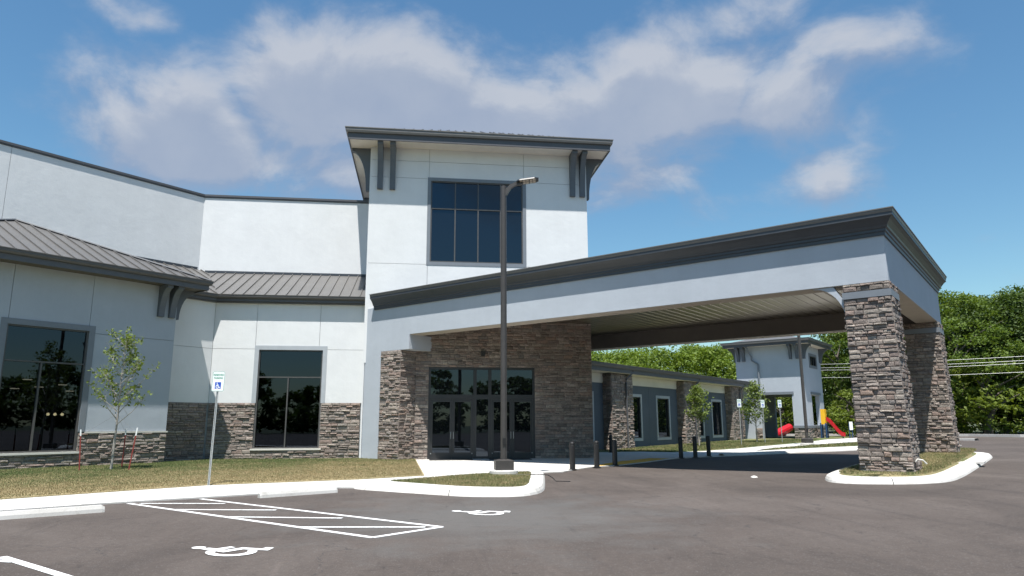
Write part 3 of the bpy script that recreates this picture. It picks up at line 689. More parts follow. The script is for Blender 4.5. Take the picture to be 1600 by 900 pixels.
def bracket(fr, u, wt, h, ln, th, parent, mat=None, tip=.16, foot=.2):
    pts = [(0, wt), (ln, wt), (ln, wt - tip)]
    for k in range(1, 9):
        t = k / 8 * math.pi / 2; pts.append((ln - (ln - foot) * math.sin(t) ** 1.0, wt - tip - (h - tip) * (1 - math.cos(t))))
    pts.append((0, wt - h))
    return part(MB().prism([fr.p(u - th / 2, w, d) for d, w in pts], [fr.p(u + th / 2, w, d) for d, w in pts]), 'bracket', mat or M_BRKT, parent)
for u in (-2.20, -1.58, 7.68, 8.20): bracket(F_TW, u, 15.47, 2.25, .95, .27, bld)
F_TR = Frame((8.45, TW), (0, 1)); F_TL = Frame((-2.72, TW), (0, -1))
bracket(F_TR, .35, 15.47, 2.25, .95, .27, bld); bracket(F_TL, -.35, 15.47, 2.25, .95, .27, bld)
bracket(F_TR, 8.4, 15.47, 2.25, .95, .27, bld); bracket(F_TL, -8.4, 15.47, 2.25, .95, .27, bld)
# --- upper walls
UT = 13.87
mb = MB(); F_UA.box(mb, -11.95, -2.6, 8, UT, -.3, -.03); part(mb, 'upper_wall', M_JOINT)
panels(F_UA, [-11.95, -2.72], [(8.5, UT, None)], [], M_WHITE, bld)
mb = MB(); F_UC.box(mb, -30, -.02, 8, UT, -.3, -.03); part(mb, 'upper_wall', M_JOINT)
panels(F_UC, [-30, -20.4, -9.08, -.02], [(8.5, UT, None)], [], M_WHITE, bld)
part(sweep([F_UC.p(-30, 0)[:2], (-11.95, 38.6), (-2.75, 38.6)], [(-.35, UT), (.07, UT), (.07, UT + .06), (.10, UT + .06), (.10, UT + .17), (-.35, UT + .17)]), 'coping', M_FASCIA)
# a big flat roof closes the building behind the parapets
part(MB().prism([(-35, 17, 13.3), (-12.1, 38.9, 13.3), (-2.6, 38.7, 13.3), (-2.6, 60, 13.3), (-35, 60, 13.3)], [(-35, 17, 13.4), (-12.1, 38.9, 13.4), (-2.6, 38.7, 13.4), (-2.6, 60, 13.4), (-35, 60, 13.4)]), 'roof', M_FASCIA)
# --- lower walls
SB = 2.61
wA0, wA1 = -7.63, -4.66
fw = lambda fr, u0, u1, w0, w1, hole, d0=-.25, d1=-.03: [fr.box(mbw, a, b, c, d, d0, d1) for a, b, c, d in rect_minus((u0, u1, w0, w1), hole)]
mbw = MB(); fw(F_WA, -9.9, -2.6, -.1, 7.6, (wA0, wA1, .52, 5.13)); lw = part(mbw, 'lower_wall', M_JOINT)
panels(F_WA, [-9.76, -7.82, -4.85, -2.74], [(SB, 5.16, [-9.76, -2.74]), (5.16, 7.55, None)], [(wA0, wA1, .52, 5.13)], M_WHITE, lw)
mbw = MB(); F_C.box(mbw, -2.6, 0, -.1, 7.6, -.25, -.03); lc = part(mbw, 'lower_wall', M_JOINT)
panels(F_C, [-2.6, -.02], [(SB, 5.16, None), (5.16, 7.55, None)], [], M_WHITE, lc)
for fr, u0, u1, par, hole in ((F_WA, -9.74, -2.8, lw, [(wA0 - .02, wA1 + .02, .46, 3)]), (F_C, -2.55, -.06, lc, [])):
    mb = MB()
    for a, b, c, d in ([q for q in rect_minus((u0, u1, -.1, SB - .01), hole[0])] if hole else [(u0, u1, -.1, SB - .01)]): fr.box(mb, a, b, c, d, -.029, -.002)
    part(mb, 'stone_backing', M_MORTAR, par); ST.wall(fr, par, u0, u1, -.05, SB, hole, vis=1 if hole else .8)
wd = window(F_WA, wA0, wA1, .52, 5.13, .2, M_GLASSC, [(-6.22, .55, 3.83)], [3.83], M_LTRIM, M_MULLG, None, bld, bottom=False, legs=SB, depth=.13)
part(fbox(F_WA, wA0 - .12, wA1 + .12, .44, .515, -.1, .10), 'sill', M_BAND, wd)
# --- bay
bw0, bw1 = -6.22, -3.43; BT = 7.56
mbw = MB(); fw(F_BAY, -16.8, 0, -.1, BT, (bw0, bw1, .62, 5.30)); bw = part(mbw, 'bay_wall', M_JOINT)
F_BR = Frame((-10.73, 32.12), (-s, s)); F_BR.n  # the bay's hidden return
part(fbox(F_BR, 0, 3, -.1, BT, -.2, .0), 'bay_return', M_BAYP)
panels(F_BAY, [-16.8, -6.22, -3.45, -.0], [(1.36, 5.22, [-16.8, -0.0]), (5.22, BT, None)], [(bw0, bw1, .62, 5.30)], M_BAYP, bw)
mb = MB()
for a, b, c, d in rect_minus((-16.8, -.02, -.1, 1.32), (bw0 - .02, bw1 + .02, .56, 3)): F_BAY.box(mb, a, b, c, d, -.029, -.002)
part(mb, 'stone_backing', M_MORTAR, bw); ST.wall(F_BAY, bw, -9.2, 0.03, -.05, 1.30, [(bw0 - .02, bw1 + .02, .54, 3)], vis=1.3, hs=(.08, .11, .14, .17), ls=(.2, .6))
part(fbox(F_BAY, -3.2, .06, 1.30, 1.36, -.02, .075), 'ledge', M_BAND, bw)
wd = window(F_BAY, bw0, bw1, .62, 5.30, .22, M_GLASSC, [(-4.95, .65, 3.97)], [3.97], M_TRIM, M_MULLG, None, bld, bottom=False, legs=1.36, depth=.13)
part(fbox(F_BAY, bw0 - .1, bw1 + .1, .54, .615, -.1, .10), 'sill', M_BAND, wd)
# --- the rooms behind the two clear windows
def room(fr, u0, u1, dep, h):
    mb = MB(); fr.box(mb, u0, u1, -.05, .05, -dep, -.26); fr.box(mb, u0, u1, h, h + .1, -dep, -.26); fr.box(mb, u0, u1, .05, h, -dep - .1, -dep); fr.box(mb, u0 - .1, u0, -.05, h, -dep, -.26); fr.box(mb, u1, u1 + .1, -.05, h, -dep, -.26)
    return part(mb, 'interior_room', M_ROOM)
room(F_BAY, -8.6, -1.3, 6.4, 5.9); room(F_WA, -8.3, -3.2, 4.0, 5.6)
def lampthing(name, label, cat, fr, u, w, d, group):
    if cat == 'pendant light':
        t = thing(name, label, cat, fr.p(u, w, d), group)
        part(MB().lathe(fr.p(u, w, d), [(.02, .0), (.055, .02), (.065, .07), (.03, .12)], 10), 'bulb', M_BULB, t); part(MB().tube([fr.p(u, w + .12, d), fr.p(u, 3.5, d)], .008, 5), 'cord', M_BLACK, t)
    else:
        t = thing(name, label, cat, fr.p(u, w, d), group)
        part(fbox(fr, u - .15, u + .15, w, w + .03, d - .07, d + .07), 'diffuser', M_TUBE, t); part(fbox(fr, u - .18, u + .18, w + .03, w + .12, d - .14, d + .14), 'housing', M_ROOM, t)
for i, u in enumerate((-3.06, -2.79, -2.51)):
    lampthing('pendant_lamp', ('leftmost', 'middle', 'rightmost')[i] + ' of the three glowing pendant bulbs seen low through the big left window', 'pendant light', F_BAY, u, 2.02, -4.2, 'pendant bulbs inside the left window')
for u, d, zc_, lb in ((-4.29, -4.6, 3.13, 'lowest ceiling light strip in the left pane of the big left window'), (-4.38, -3.0, 3.44, 'nearest and highest ceiling light strip inside the big left window'), (-3.46, -4.4, 3.22, 'ceiling light strip just left of the mullion inside the big left window'),
                 (-2.77, -3.8, 3.32, 'upper ceiling light strip in the right pane of the big left window'), (-1.95, -5.2, 3.12, 'lower ceiling light strip in the right pane of the big left window')):
    lampthing('ceiling_light', lb, 'ceiling light', F_BAY, u, zc_, d, 'ceiling light strips inside the left window')
t = thing('armchair', 'dark red armchair just inside the window beside the tower', 'armchair', F_WA.p(-6.9, .05, -1.2))
mb = MB(); F_WA.box(mb, -7.5, -6.35, .05, .5, -1.7, -.7); part(mb, 'seat', M_SOFA, t); mb = MB(); F_WA.box(mb, -7.5, -6.35, .5, 1.0, -1.9, -1.71); part(mb, 'backrest', M_SOFA, t)
for a in (-7.7, -6.33): part(fbox(F_WA, a, a + .2, .05, .85, -1.7, -.7), 'armrest', M_SOFA, t)
mb = MB(); F_WA.box(mb, -7.25, -6.72, .51, .85, -1.35, -.9); tag(part(mb, 'cardboard_box', M_CARD, None), 'small cardboard box on the red armchair behind the window', 'box'); bx = [o for o in bld.children if o.name.startswith('cardboard_box')][0]
bx.parent = None; bx.location = WL[bx]
# --- lower roofs
SL = .45; EO = .32; RZ = 7.70
ec = (-9.78 + .414 * EO, WA - EO)                   # inner corner of the eaves
part(sweep([F_C.p(-7.5, 0)[:2], (-9.78, 34.6), (-2.74, 34.6)], [(.0, 7.36), (EO - .12, 7.36), (EO - .12, 7.42), (EO - .02, 7.42), (EO - .02, 7.58), (0, 7.58)]), 'fascia', M_FASCIA)
part(sweep([F_C.p(-7.5, 0)[:2], (-9.78, 34.6), (-2.74, 34.6)], [(EO - .016, 7.55), (EO + .07, 7.55), (EO + .10, 7.62), (EO + .10, 7.70), (EO + .12, 7.70), (EO + .12, 7.73), (EO - .016, 7.73)]), 'gutter', M_DGUT)
lr = part(MB().prism([(-9.6, 34.5, 7.6), (-2.75, 34.5, 7.6), (-2.75, 38.5, 8.9), (-11.9, 38.5, 8.9)], [(-9.6, 34.5, 7.64), (-2.75, 34.5, 7.64), (-2.75, 38.5, 8.94), (-11.9, 38.5, 8.94)]), 'lower_roof', M_FASCIA)
Ld = 38.6 - (WA - EO)
roof_plane(ec, (1, 0), SL, [(0, 0), (-2.745 - ec[0], 0), (-2.745 - ec[0], Ld), (-.414 * Ld, Ld)], lr, base_z=RZ, ph=.15)
LdC = 4.36 + EO
roof_plane(ec, (s, s), SL, [(-9, 0), (0, 0), (.414 * LdC, LdC), (-9, LdC)], lr, base_z=RZ)
# flashing strips where the roof meets the upper wall
part(fbox(F_UA, -11.6, -2.75, RZ + SL * Ld, RZ + SL * Ld + .13, 0.031, .07), 'flashing', M_CORN); part(fbox(F_UC, -16, -.1, RZ + SL * LdC + .0, RZ + SL * LdC + .13, .031, .07), 'flashing', M_CORN)
# bay roof: a hip with its peak against the upper wall
BO = .9; be = BO + .12; hb = 5.93
cx, cy = -9.40, 32.17                               # right eave corner
Lw = 2 * hb                                         # eave length
bay_eave_l = (cx - s * Lw, cy - s * Lw)
br = part(MB().prism([(cx - .4, cy - .05, 7.7), (bay_eave_l[0], bay_eave_l[1] + .5, 7.7), (-18.6, 33.2, 10.2), (-17.6, 32.6, 10.2)], [(cx - .4, cy - .05, 7.72), (bay_eave_l[0], bay_eave_l[1] + .5, 7.72), (-18.6, 33.2, 10.22), (-17.6, 32.6, 10.22)]), 'bay_roof', M_FASCIA)
roof_plane((cx, cy), (s, s), .43, [(-Lw, 0), (0, 0), (-hb, hb)], br, base_z=7.88)
roof_plane((cx, cy), (-s, s), .43, [(0, 0), (7.2, 0), (7.2, hb), (hb, hb)], br, base_z=7.88)
roof_plane(bay_eave_l, (s, -s), .43, [(-7.2, 0), (0, 0), (-hb, hb), (-7.2, hb)], br, base_z=7.88)
ap = (cx - 2 * s * hb, cy, 7.88 + .43 * hb + .07)
for e in ((cx, cy, 7.96), (*bay_eave_l, 7.96)): part(MB().tube([e, ap], .05, 4), 'hip_cap', M_CORN, br)
bl = F_BAY.p(-Lw + 1.95, 0)[:2]
bpath = [tuple(Vector(bl) + Vector((-s, s)) * 3), bl, (-10.73, 32.12), tuple(Vector((-10.73, 32.12)) + Vector((-s, s)) * 3)]
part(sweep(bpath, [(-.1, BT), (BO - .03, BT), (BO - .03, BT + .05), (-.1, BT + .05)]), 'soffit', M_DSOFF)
part(sweep(bpath, [(BO - .03, BT - .06), (BO + .02, BT - .06), (BO + .02, BT + .22), (BO - .03, BT + .22)]), 'fascia', M_FASCIA)
part(sweep(bpath, [(BO + .023, BT + .16), (BO + .10, BT + .16), (BO + .13, BT + .24), (BO + .13, BT + .33), (BO + .15, BT + .33), (BO + .15, BT + .36), (BO + .023, BT + .36)]), 'gutter', M_DGUT)
for u in (-.72, -.24): bracket(F_BAY, u, BT - .004, 1.36, .78, .25, bld)
F_BRR = Frame((-10.73 + .0, 32.12), (-s, s)); bracket(F_BRR, .25, BT - .004, 1.36, .82, .25, bld)
# --- entrance wall, pier and doors
d0, d1, dT = .42, 5.44, 4.25
mbw = MB(); fw(F_DW, -1.2, 8.24, -.1, 6.6, (d0, d1, -.2, dT), -.5, -.03); ew = part(mbw, 'entrance_wall', M_MORTAR)
mb = MB(); F_DW.box(mb, d0 + .02, d1 - .02, -.1, dT, -.56, -.5); part(mb, 'vestibule_back', M_BLACK)
ST.wall(F_DW, ew, -.2, 8.24, -.02, 6.5, [(d0, d1, -.1, dT)], vis=1.0, d0=-.02, hs=(.08, .11, .14, .17), ls=(.16, .5))
F_PL = Frame((8.24, DW), (0, 1)); part(fbox(F_PL, .0, 8.0, -.1, 6.9, -.4, -.03), 'side_wall', M_MORTAR)
pc = 2.53                                            # pier corner along the beam face
F_P2 = Frame(F_B.p(pc, 0)[:2], (s, s))
mb = MB(); F_B.box(mb, 1.22, pc - .02, -.1, 4.98, -1.3, -.03); pier = part(mb, 'stone_pier', M_MORTAR)
ST.wall(F_B, pier, 1.25, pc + .03, -.05, 4.97, vis=1.5, d0=-.02); ST.wall(F_P2, pier, 0, 1.08, -.05, 4.97, vis=1.2, d0=-.02, ls=(.2, .5))
# door frames
sf = part(MB().add([], []), 'storefront', M_DOOR) if False else None
mb = MB(); F_DW.box(mb, d0, d0 + .10, 0.0, dT, -.16, -.02); F_DW.box(mb, d1 - .10, d1, 0.0, dT, -.16, -.02); F_DW.box(mb, d0 + .10, d1 - .10, dT - .11, dT, -.16, -.022); F_DW.box(mb, d0 + .1, d1 - .1, 2.76, 2.97, -.16, -.021)
for a, b in ((2.52, 2.67), (3.22, 3.37)): F_DW.box(mb, a, b, .0, dT - .1, -.158, -.018)
sf = part(mb, 'storefront', M_DOOR)
for a, b in ((d0 + .1, 2.52), (2.67, 3.22), (3.37, d1 - .1)): part(fbox(F_DW, a, b, 2.97, dT - .11, -.10, -.085), 'pane', M_GLASS, sf)
part(fbox(F_DW, 2.67, 3.22, .14, 2.76, -.10, -.085), 'pane', M_GLASS, sf); part(fbox(F_DW, 2.67, 3.22, .0, .14, -.14, -.04), 'bottom_rail', M_DOOR, sf)
for a, b, hs in ((d0 + .1, 1.54, 1), (1.54, 2.52, -1), (3.37, 4.35, 1), (4.35, d1 - .1, -1)):
    a += .006; b -= .006; mb = MB(); F_DW.box(mb, a, a + .11, .02, 2.75, -.13, -.05); F_DW.box(mb, b - .11, b, .02, 2.75, -.13, -.05); F_DW.box(mb, a + .11, b - .11, 2.63, 2.75, -.13, -.052); F_DW.box(mb, a + .11, b - .11, .02, .32, -.13, -.052)
    dr = part(mb, 'door', M_DOOR); part(fbox(F_DW, a + .11, b - .11, .32, 2.63, -.10, -.085), 'pane', M_GLASS, dr)
    hu = b - .055 if hs > 0 else a + .055
    part(MB().tube([F_DW.p(hu, .95, -.05), F_DW.p(hu, .95, .02), F_DW.p(hu, 1.25, .02), F_DW.p(hu, 1.25, -.05)], .014, 8), 'handle', M_GALV, dr)
    part(fbox(F_DW, (a + .02 if hs > 0 else b - .06), (a + .06 if hs > 0 else b - .02), .26, .30, -.05, -.03), 'pivot', M_GALV, dr)
part(fbox(F_DW, 2.86, 3.04, 4.78, 5.02, .06, .2), 'wall_light', M_BLACK)
ST.finish(bld)
for a, b, lb in (((.5, 2.45), (32.0, 32.75), 'left dark rubber mat in front of the entrance doors'), ((3.2, 5.1), (31.95, 32.7), 'right dark rubber mat in front of the entrance doors')):
    tag(MB().hexa([ter(x, y, h) for h in (.031, .05) for x, y in ((a[0], b[0]), (a[1], b[0]), (a[1], b[1]), (a[0], b[1]))]).obj('door_mat', M_MAT), lb, 'door mat', 'mats at the entrance doors')

# ---------------------------------------------------------------- entrance canopy
can = thing('entrance_canopy', 'long grey drive-through canopy with a charcoal cornice on two ledge stone columns', 'canopy', (10, 26, 0))
F_E = Frame(F_B.p(LB, 0)[:2], (s, s)); LE = 11.8; F_BK = Frame(F_E.p(LE, 0)[:2], (-s, s)); BB, BTp = 5.66, 7.12
part(fbox(F_B, 0, 1.22, -.1, BTp, -.35, 0), 'end_wall', M_GREY, can)
part(fbox(F_B, 1.22, LB, BB, BTp, -.78, 0), 'front_beam', M_GREY, can); part(fbox(F_B, 1.22, 3.10, 4.98, BB, -1.6, 0), 'beam_haunch', M_GREY, can)
part(fbox(F_E, .78, LE - .78, BB, BTp, -.78, 0), 'end_beam', M_GREY, can); part(fbox(F_BK, 0, LB, BB, BTp, -.78, 0), 'back_beam', M_GREY, can)
part(fbox(F_BK, .8, LB, BB + .003, 6.40, -.80, -.783), 'inner_shade_panel', M_INNER, can); part(fbox(F_E, .8, LE - .8, BB + .003, 6.40, -.80, -.783), 'inner_shade_panel', M_INNER, can)  # added thin panels over the grey beams, deep shade painted into their colour
part(fbox(F_B, 3.13, LB - .02, BB - .015, BB - .003, -.76, -.02), 'beam_soffit', M_CSOFF, can); part(fbox(F_E, .80, LE - .80, BB - .015, BB - .003, -.76, -.02), 'beam_soffit', M_CSOFF, can); part(fbox(F_BK, .02, LB, BB - .015, BB - .003, -.76, -.02), 'beam_soffit', M_CSOFF, can)
part(fbox(F_B, .7, LB, BTp + .03, 7.62, -LE + .02, -.02), 'roof', M_FASCIA, can)
cpath = [F_B.p(.68, 0)[:2], F_E.p(0, 0)[:2], F_E.p(LE, 0)[:2], F_BK.p(LB, 0)[:2]]
part(sweep(cpath, [(-.05, 7.0), (.05, 7.0), (.05, 7.10), (.085, 7.12), (.085, 7.19), (.13, 7.22), (.15, 7.28), (.24, 7.42), (.31, 7.50), (.33, 7.50), (.33, 7.60), (-.05, 7.60)]), 'cornice', M_CORN, can)
part(sweep(cpath, [(-.4, 7.603), (.335, 7.603), (.355, 7.66), (.355, 7.70), (.38, 7.70), (.38, 7.73), (-.4, 7.73)]), 'roof_edge', M_GUTTER, can)
u = 2.2; cw_ = .40
while u < LB - .8:                                  # ribbed metal ceiling
    b = min(u + cw_ - .02, LB - .79); z = 6.40
    mb = MB(); P = F_B.p; dd = (-.785, -(LE - .785))
    mb.v = [P(u, z + .015, dd[0]), P(u + .03, z, dd[0]), P(b - .03, z, dd[0]), P(b, z + .015, dd[0]), P(u, z + .015, dd[1]), P(u + .03, z, dd[1]), P(b - .03, z, dd[1]), P(b, z + .015, dd[1])]
    mb.f = [(0, 1, 5, 4), (1, 2, 6, 5), (2, 3, 7, 6), (0, 4, 7, 3), (0, 3, 2, 1), (4, 5, 6, 7)]
    part(mb, 'ceiling_plank', M_CEIL, can); u += cw_
part(fbox(F_B, 2.2, LB - .79, 6.44, 6.5, -(LE - .785), -.785), 'ceiling_deck', M_BLACK, can)
SC_ = Stones()
def column(fu0, back, du, vis, nm):
    """column with front face from fu0 to the beam end, on the end beam at distance du..du+1.25"""
    f = Frame(F_B.p(fu0, 0, -du)[:2], (s, -s)); W = LB - fu0; D = 1.25
    lean = lambda w: .12 * max(0, (5.3 - w) / 5.3)
    e = Frame(f.p(W, 0)[:2], (s, s)); l = Frame(f.p(0, 0, -D)[:2], (-s, -s)); b = Frame(e.p(D, 0)[:2], (-s, s))
    k = .03; g = lean(0)
    c = part(MB().hexa([f.p(k, -.05, -k), f.p(W - k + g, -.05, -k), f.p(W - k + g, -.05, -D + k), f.p(k, -.05, -D + k), f.p(k, BB - .02, -k), f.p(W - k, BB - .02, -k), f.p(W - k, BB - .02, -D + k), f.p(k, BB - .02, -D + k)]), 'column', M_MORTAR, can)
    for w0, w1 in ((.0, 5.20), (5.42, BB - .02)):
        z0 = w0 + (.18 if w0 == 0 else 0) if not back else w0 + (.3 if w0 == 0 else 0)
        SC_.wall(f, c, -.02, W + .02, z0, w1, vis=vis, d0=-.015, grow=lean, hs=(.065, .09, .115, .15), ls=(.14, .40))
        SC_.wall(e, c, 0, D, z0, w1, vis=vis * .5, d0=-.015, lean=lean, hs=(.065, .09, .115, .15), ls=(.14, .38))
        SC_.wall(l, c, 0, D, z0, w1, vis=0, d0=-.015); SC_.wall(b, c, -.05, W, z0, w1, vis=0, d0=-.015)
    mb = MB(); f.box(mb, -.05, W + .05, 5.21, 5.41, -D - .05, .055); part(mb, 'band', M_TRIM, c)
    return f, e, l, b
f1, e1, l1, b1 = column(21.52, False, 0, 1, 'near'); f2, e2, l2, b2 = column(21.52, True, LE - 1.25, 1, 'far')
SC_.finish(can)
def knee_brace(fr, u, wt, h, ln, th, wid=.50):
    arc = [(ln - ln * math.sin(k / 10 * math.pi / 2), wt - h * (1 - math.cos(k / 10 * math.pi / 2))) for k in range(11)]
    pts = [(ln - wid - .1, wt)] + arc + [(0, wt - h + wid)]
    mb = MB(); n = len(arc); up = [(ln - wid - .1 - (ln - wid - .1) * k / 10, wt + (-h + wid + .12) * (k / 10)) for k in range(11)]
    for sd_ in (-th / 2, th / 2): mb.v += [fr.p(u + sd_, w, d) for d, w in arc] + [fr.p(u + sd_, w, d) for d, w in up]
    m = 2 * n
    for k in range(n - 1):
        mb.f += [(k, k + 1, n + k + 1, n + k), (m + k, m + n + k, m + n + k + 1, m + k + 1), (k, m + k, m + k + 1, k + 1), (n + k, n + k + 1, m + n + k + 1, m + n + k)]
    mb.f += [(0, n, m + n, m), (n - 1, m + n - 1, m + 2 * n - 1, 2 * n - 1)]
    return part(mb, 'knee_brace', M_GREY, can)
knee_brace(Frame(F_B.p(21.52, 0)[:2], (-s, -s)), -.17, BB - .02, 1.12, .90, .24)
knee_brace(Frame(F_E.p(1.25, 0)[:2], (-s, s)), .35, BB - .02, 1.15, .85, .24)

# ---------------------------------------------------------------- the long wing behind
wing = thing('school_wing', 'low slate-blue wing with ledge stone piers and tall pale-framed windows beyond the canopy', 'building', (16, 46, 0))
F_W = Frame((12.4, 40.04), (s, s)); F_WW = Frame(F_W.p(0, 0, -.57)[:2], (s, s)); SW = Stones()
whole = [(-5.1, -3.75), (.75, 1.95), (4.25, 5.92), (10.3, 11.5), (13.3, 15.0), (19.1, 20.6)]
mbw = MB(); spans = []; u = -5.5
for a, b in whole: spans.append((u, a, -.1, 4.42)); spans += [(a, b, -.1, .76), (a, b, 3.2, 4.42)]; u = b
spans.append((u, 20.4, -.1, 4.42))
for a, b, c, d in spans: F_WW.box(mbw, a, b, c, d, -.3, -.03)
ww = part(mbw, 'wall', M_JOINT, wing)
panels(F_WW, [-5.5, -1.3, 3.1, 8.4, 12.4, 17.2, 20.4], [(.0, 3.86, None)], [(a, b, .76, 3.2) for a, b in whole], M_SLATE, ww)
panels(F_WW, [-5.5, -1.3, 8.4, 17.2, 20.4], [(3.87, 4.42, None)], [], M_BAND, ww, t=.05, name='band_panel')
for a, b in whole: window(F_WW, a, b, .76, 3.2, .17, M_GLASS, [], [], M_LTRIM, M_MULL, None, wing, depth=.1)
for a, b in ((-2.52, -.02), (7.25, 9.6), (16.0, 18.4)):
    pr = part(fbox(F_W, a + .03, b - .03, -.1, 4.40, -.56, -.03), 'pier', M_MORTAR, wing)
    lf_ = Frame(F_W.p(a, 0, 0)[:2], (s, -s)); SW.wall(F_W, pr, a, b, -.02, 4.38, hs=(.1, .14, .18), ls=(.2, .55), d0=-.02)
    lf_ = Frame(F_W.p(a, 0, -.6)[:2], (s, -s)); SW.wall(lf_, pr, 0, .58, -.02, 4.38, hs=(.1, .14, .18), ls=(.2, .3), d0=-.02)
    uc = a + .62 * (b - a)
    part(MB().tube([F_W.p(uc + .45, 4.62, .34), F_W.p(uc + .38, 4.45, .30), F_W.p(uc, 4.12, .12), F_W.p(uc, 3.9, .11), F_W.p(uc, .25, .11), F_W.p(uc, .12, .2)], .055, 8), 'downspout', M_FASCIA, wing)
SW.finish(wing, all_stuff=True)
part(fbox(F_WW, -5.5, 20.4, 4.425, 4.46, -.2, .86), 'soffit', M_SOFFIT, wing)
part(fbox(F_WW, -5.5, 20.5, 4.43, 4.74, .86, .90), 'fascia', M_FASCIA, wing)
pth = [F_WW.p(-5.5, 0)[:2], F_WW.p(20.5, 0)[:2]]
part(sweep(pth, [(.905, 4.66), (.98, 4.66), (1.01, 4.76), (1.01, 4.85), (1.03, 4.85), (1.03, 4.88), (.905, 4.88)]), 'gutter', M_DGUT, wing)
part(MB().hexa([F_WW.p(-5.5, 4.75, .9), F_WW.p(20.4, 4.75, .9), F_WW.p(20.4, 5.3, -12), F_WW.p(-5.5, 5.3, -12), F_WW.p(-5.5, 4.86, .9), F_WW.p(20.4, 4.86, .9), F_WW.p(20.4, 5.5, -12), F_WW.p(-5.5, 5.5, -12)]), 'roof', M_ROOF, wing)
part(fbox(F_WW, -5.5, 20.4, 0, 5.2, -12, -11.7), 'back_wall', M_SLATE, wing)
wing.location = (17.216, 49.496, -.122); wing.scale = (1.076,) * 3

# ---------------------------------------------------------------- the two-storey tower at the end of the wing
tow = thing('corner_tower', 'pale grey two-storey tower with open porch and bracketed eaves ending the low wing', 'tower', (29, 55, 0))
F_L = Frame((29.47, 51.03), (s, -s)); F_R = Frame((29.47, 51.03), (s, s)); LW, RW, TS = 5.22, 5.5, 7.72
ST3 = Stones()
oL = (-3.39, -.95, -.1, 3.83); oR = (1.95, 4.35, 1.45, 3.83)
def wallh(fr, u0, u1, holes, nm, t=.35, mat=M_GREY):
    rs = [(u0, u1, -.1, TS)]
    for h in holes: rs = [q for r in rs for q in rect_minus(r, h)]
    mb = MB()
    for a, b, c, d in rs: fr.box(mb, a, b, c, d, -t, 0)
    return part(mb, nm, mat, tow)
wl = wallh(F_L, -LW, 0, [oL], 'wall'); wr = wallh(F_R, .35, RW, [oR, (2.2, 4.1, 6.15, 6.95)], 'wall')
F_Bk = Frame(F_R.p(RW, 0)[:2], (-s, s)); wallh(F_Bk, .35, LW - .35, [(.55, 3.9, -.1, 3.83)], 'wall')
F_Lf = Frame(F_L.p(-LW, 0)[:2], (-s, -s)); wallh(F_Lf, -RW, -.35, [], 'wall')
part(fbox(F_R, .3, RW - .3, 4.1, 4.2, -LW + .3, -.3), 'porch_ceiling', M_GREY, tow)
part(fbox(F_R, 1.8, 4.5, 1.3, 4.0, -1.2, -1.1), 'niche_back', M_GREY, tow)
for fr, u0, u1, w0, w1 in ((F_L, -.95, .03, 0, 1.24), (F_L, -3.95, -3.39, 0, 1.24), (F_R, 0, RW, 0, 1.24)): ST3.wall(fr, wl, u0, u1, w0, w1, hs=(.1, .14, .18), ls=(.2, .5))
part(fbox(F_L, -.98, .09, 1.25, 1.43, -.05, .09), 'ledge', M_TRIM, tow); part(fbox(F_R, .0, RW + .05, 1.25, 1.43, -.05, .09), 'ledge', M_TRIM, tow)
part(fbox(F_L, -3.6, -.8, 3.84, 4.04, -.05, .06), 'lintel', M_TRIM, tow); part(fbox(F_R, 1.75, 4.55, 3.84, 4.04, -.05, .06), 'lintel', M_TRIM, tow)
ST3.finish(tow, all_stuff=True)
wd = window(F_R, 2.22, 4.08, 6.17, 6.93, .2, M_GLASS, [(2.84, 6.2, 6.93), (3.46, 6.2, 6.93)], [], M_TRIM, M_MULL, None, tow)
lp = [F_Lf.p(-RW, 0)[:2], F_L.p(-LW, 0)[:2], F_L.p(0, 0)[:2], F_R.p(RW, 0)[:2]]
lp = [F_L.p(-LW, 0)[:2], F_L.p(0, 0)[:2], F_R.p(RW, 0)[:2], F_Bk.p(LW, 0)[:2]]
O2 = .76
part(sweep(lp, [(-.3, TS), (O2 - .05, TS), (O2 - .05, TS + .05), (-.3, TS + .05)], True, True), 'soffit', M_SOFFIT, tow)
part(sweep(lp, [(O2 - .05, TS - .04), (O2, TS - .04), (O2, TS + .28), (O2 - .05, TS + .28)], True, True), 'fascia', M_FASCIA, tow)
part(sweep(lp, [(O2 + .003, TS + .18), (O2 + .1, TS + .18), (O2 + .12, TS + .34), (O2 + .14, TS + .37), (O2 + .003, TS + .37)], True, True), 'gutter', M_GUTTER, tow)
q0 = [F_L.p(-LW - O2, TS + .3, O2), F_L.p(O2, TS + .3, O2), F_R.p(RW + O2, TS + .3, O2), F_Bk.p(LW + O2, TS + .3, O2)]
part(MB().prism(q0, [F_L.p(-LW / 2 - .1, TS + 1.2, -2.4), F_L.p(-LW / 2 + .1, TS + 1.2, -2.4), F_L.p(-LW / 2 + .1, TS + 1.2, -4.4), F_L.p(-LW / 2 - .1, TS + 1.2, -4.4)]), 'roof', M_ROOF, tow)
for fr, us in ((F_L, (-4.95, -4.5, -.8, -.3)), (F_R, (.3, RW - .3)), (F_Lf, (-.4,))):
    for u in us: bracket(fr, u, TS - .01, 1.15, .68, .2, tow)
part(MB().tube([F_L.p(-4.19, TS + .2, .72), F_L.p(-4.0, TS - .45, .2), F_L.p(-3.86, 6.9, .1), F_L.p(-3.86, 6.62, .1), F_L.p(-3.37, 6.3, .1), F_L.p(-3.37, 4.7, .1)], .07, 8), 'downspout', M_TRIM, tow)

tow.location = (31.204, 59.18, -.122); tow.scale = (1.076,) * 3
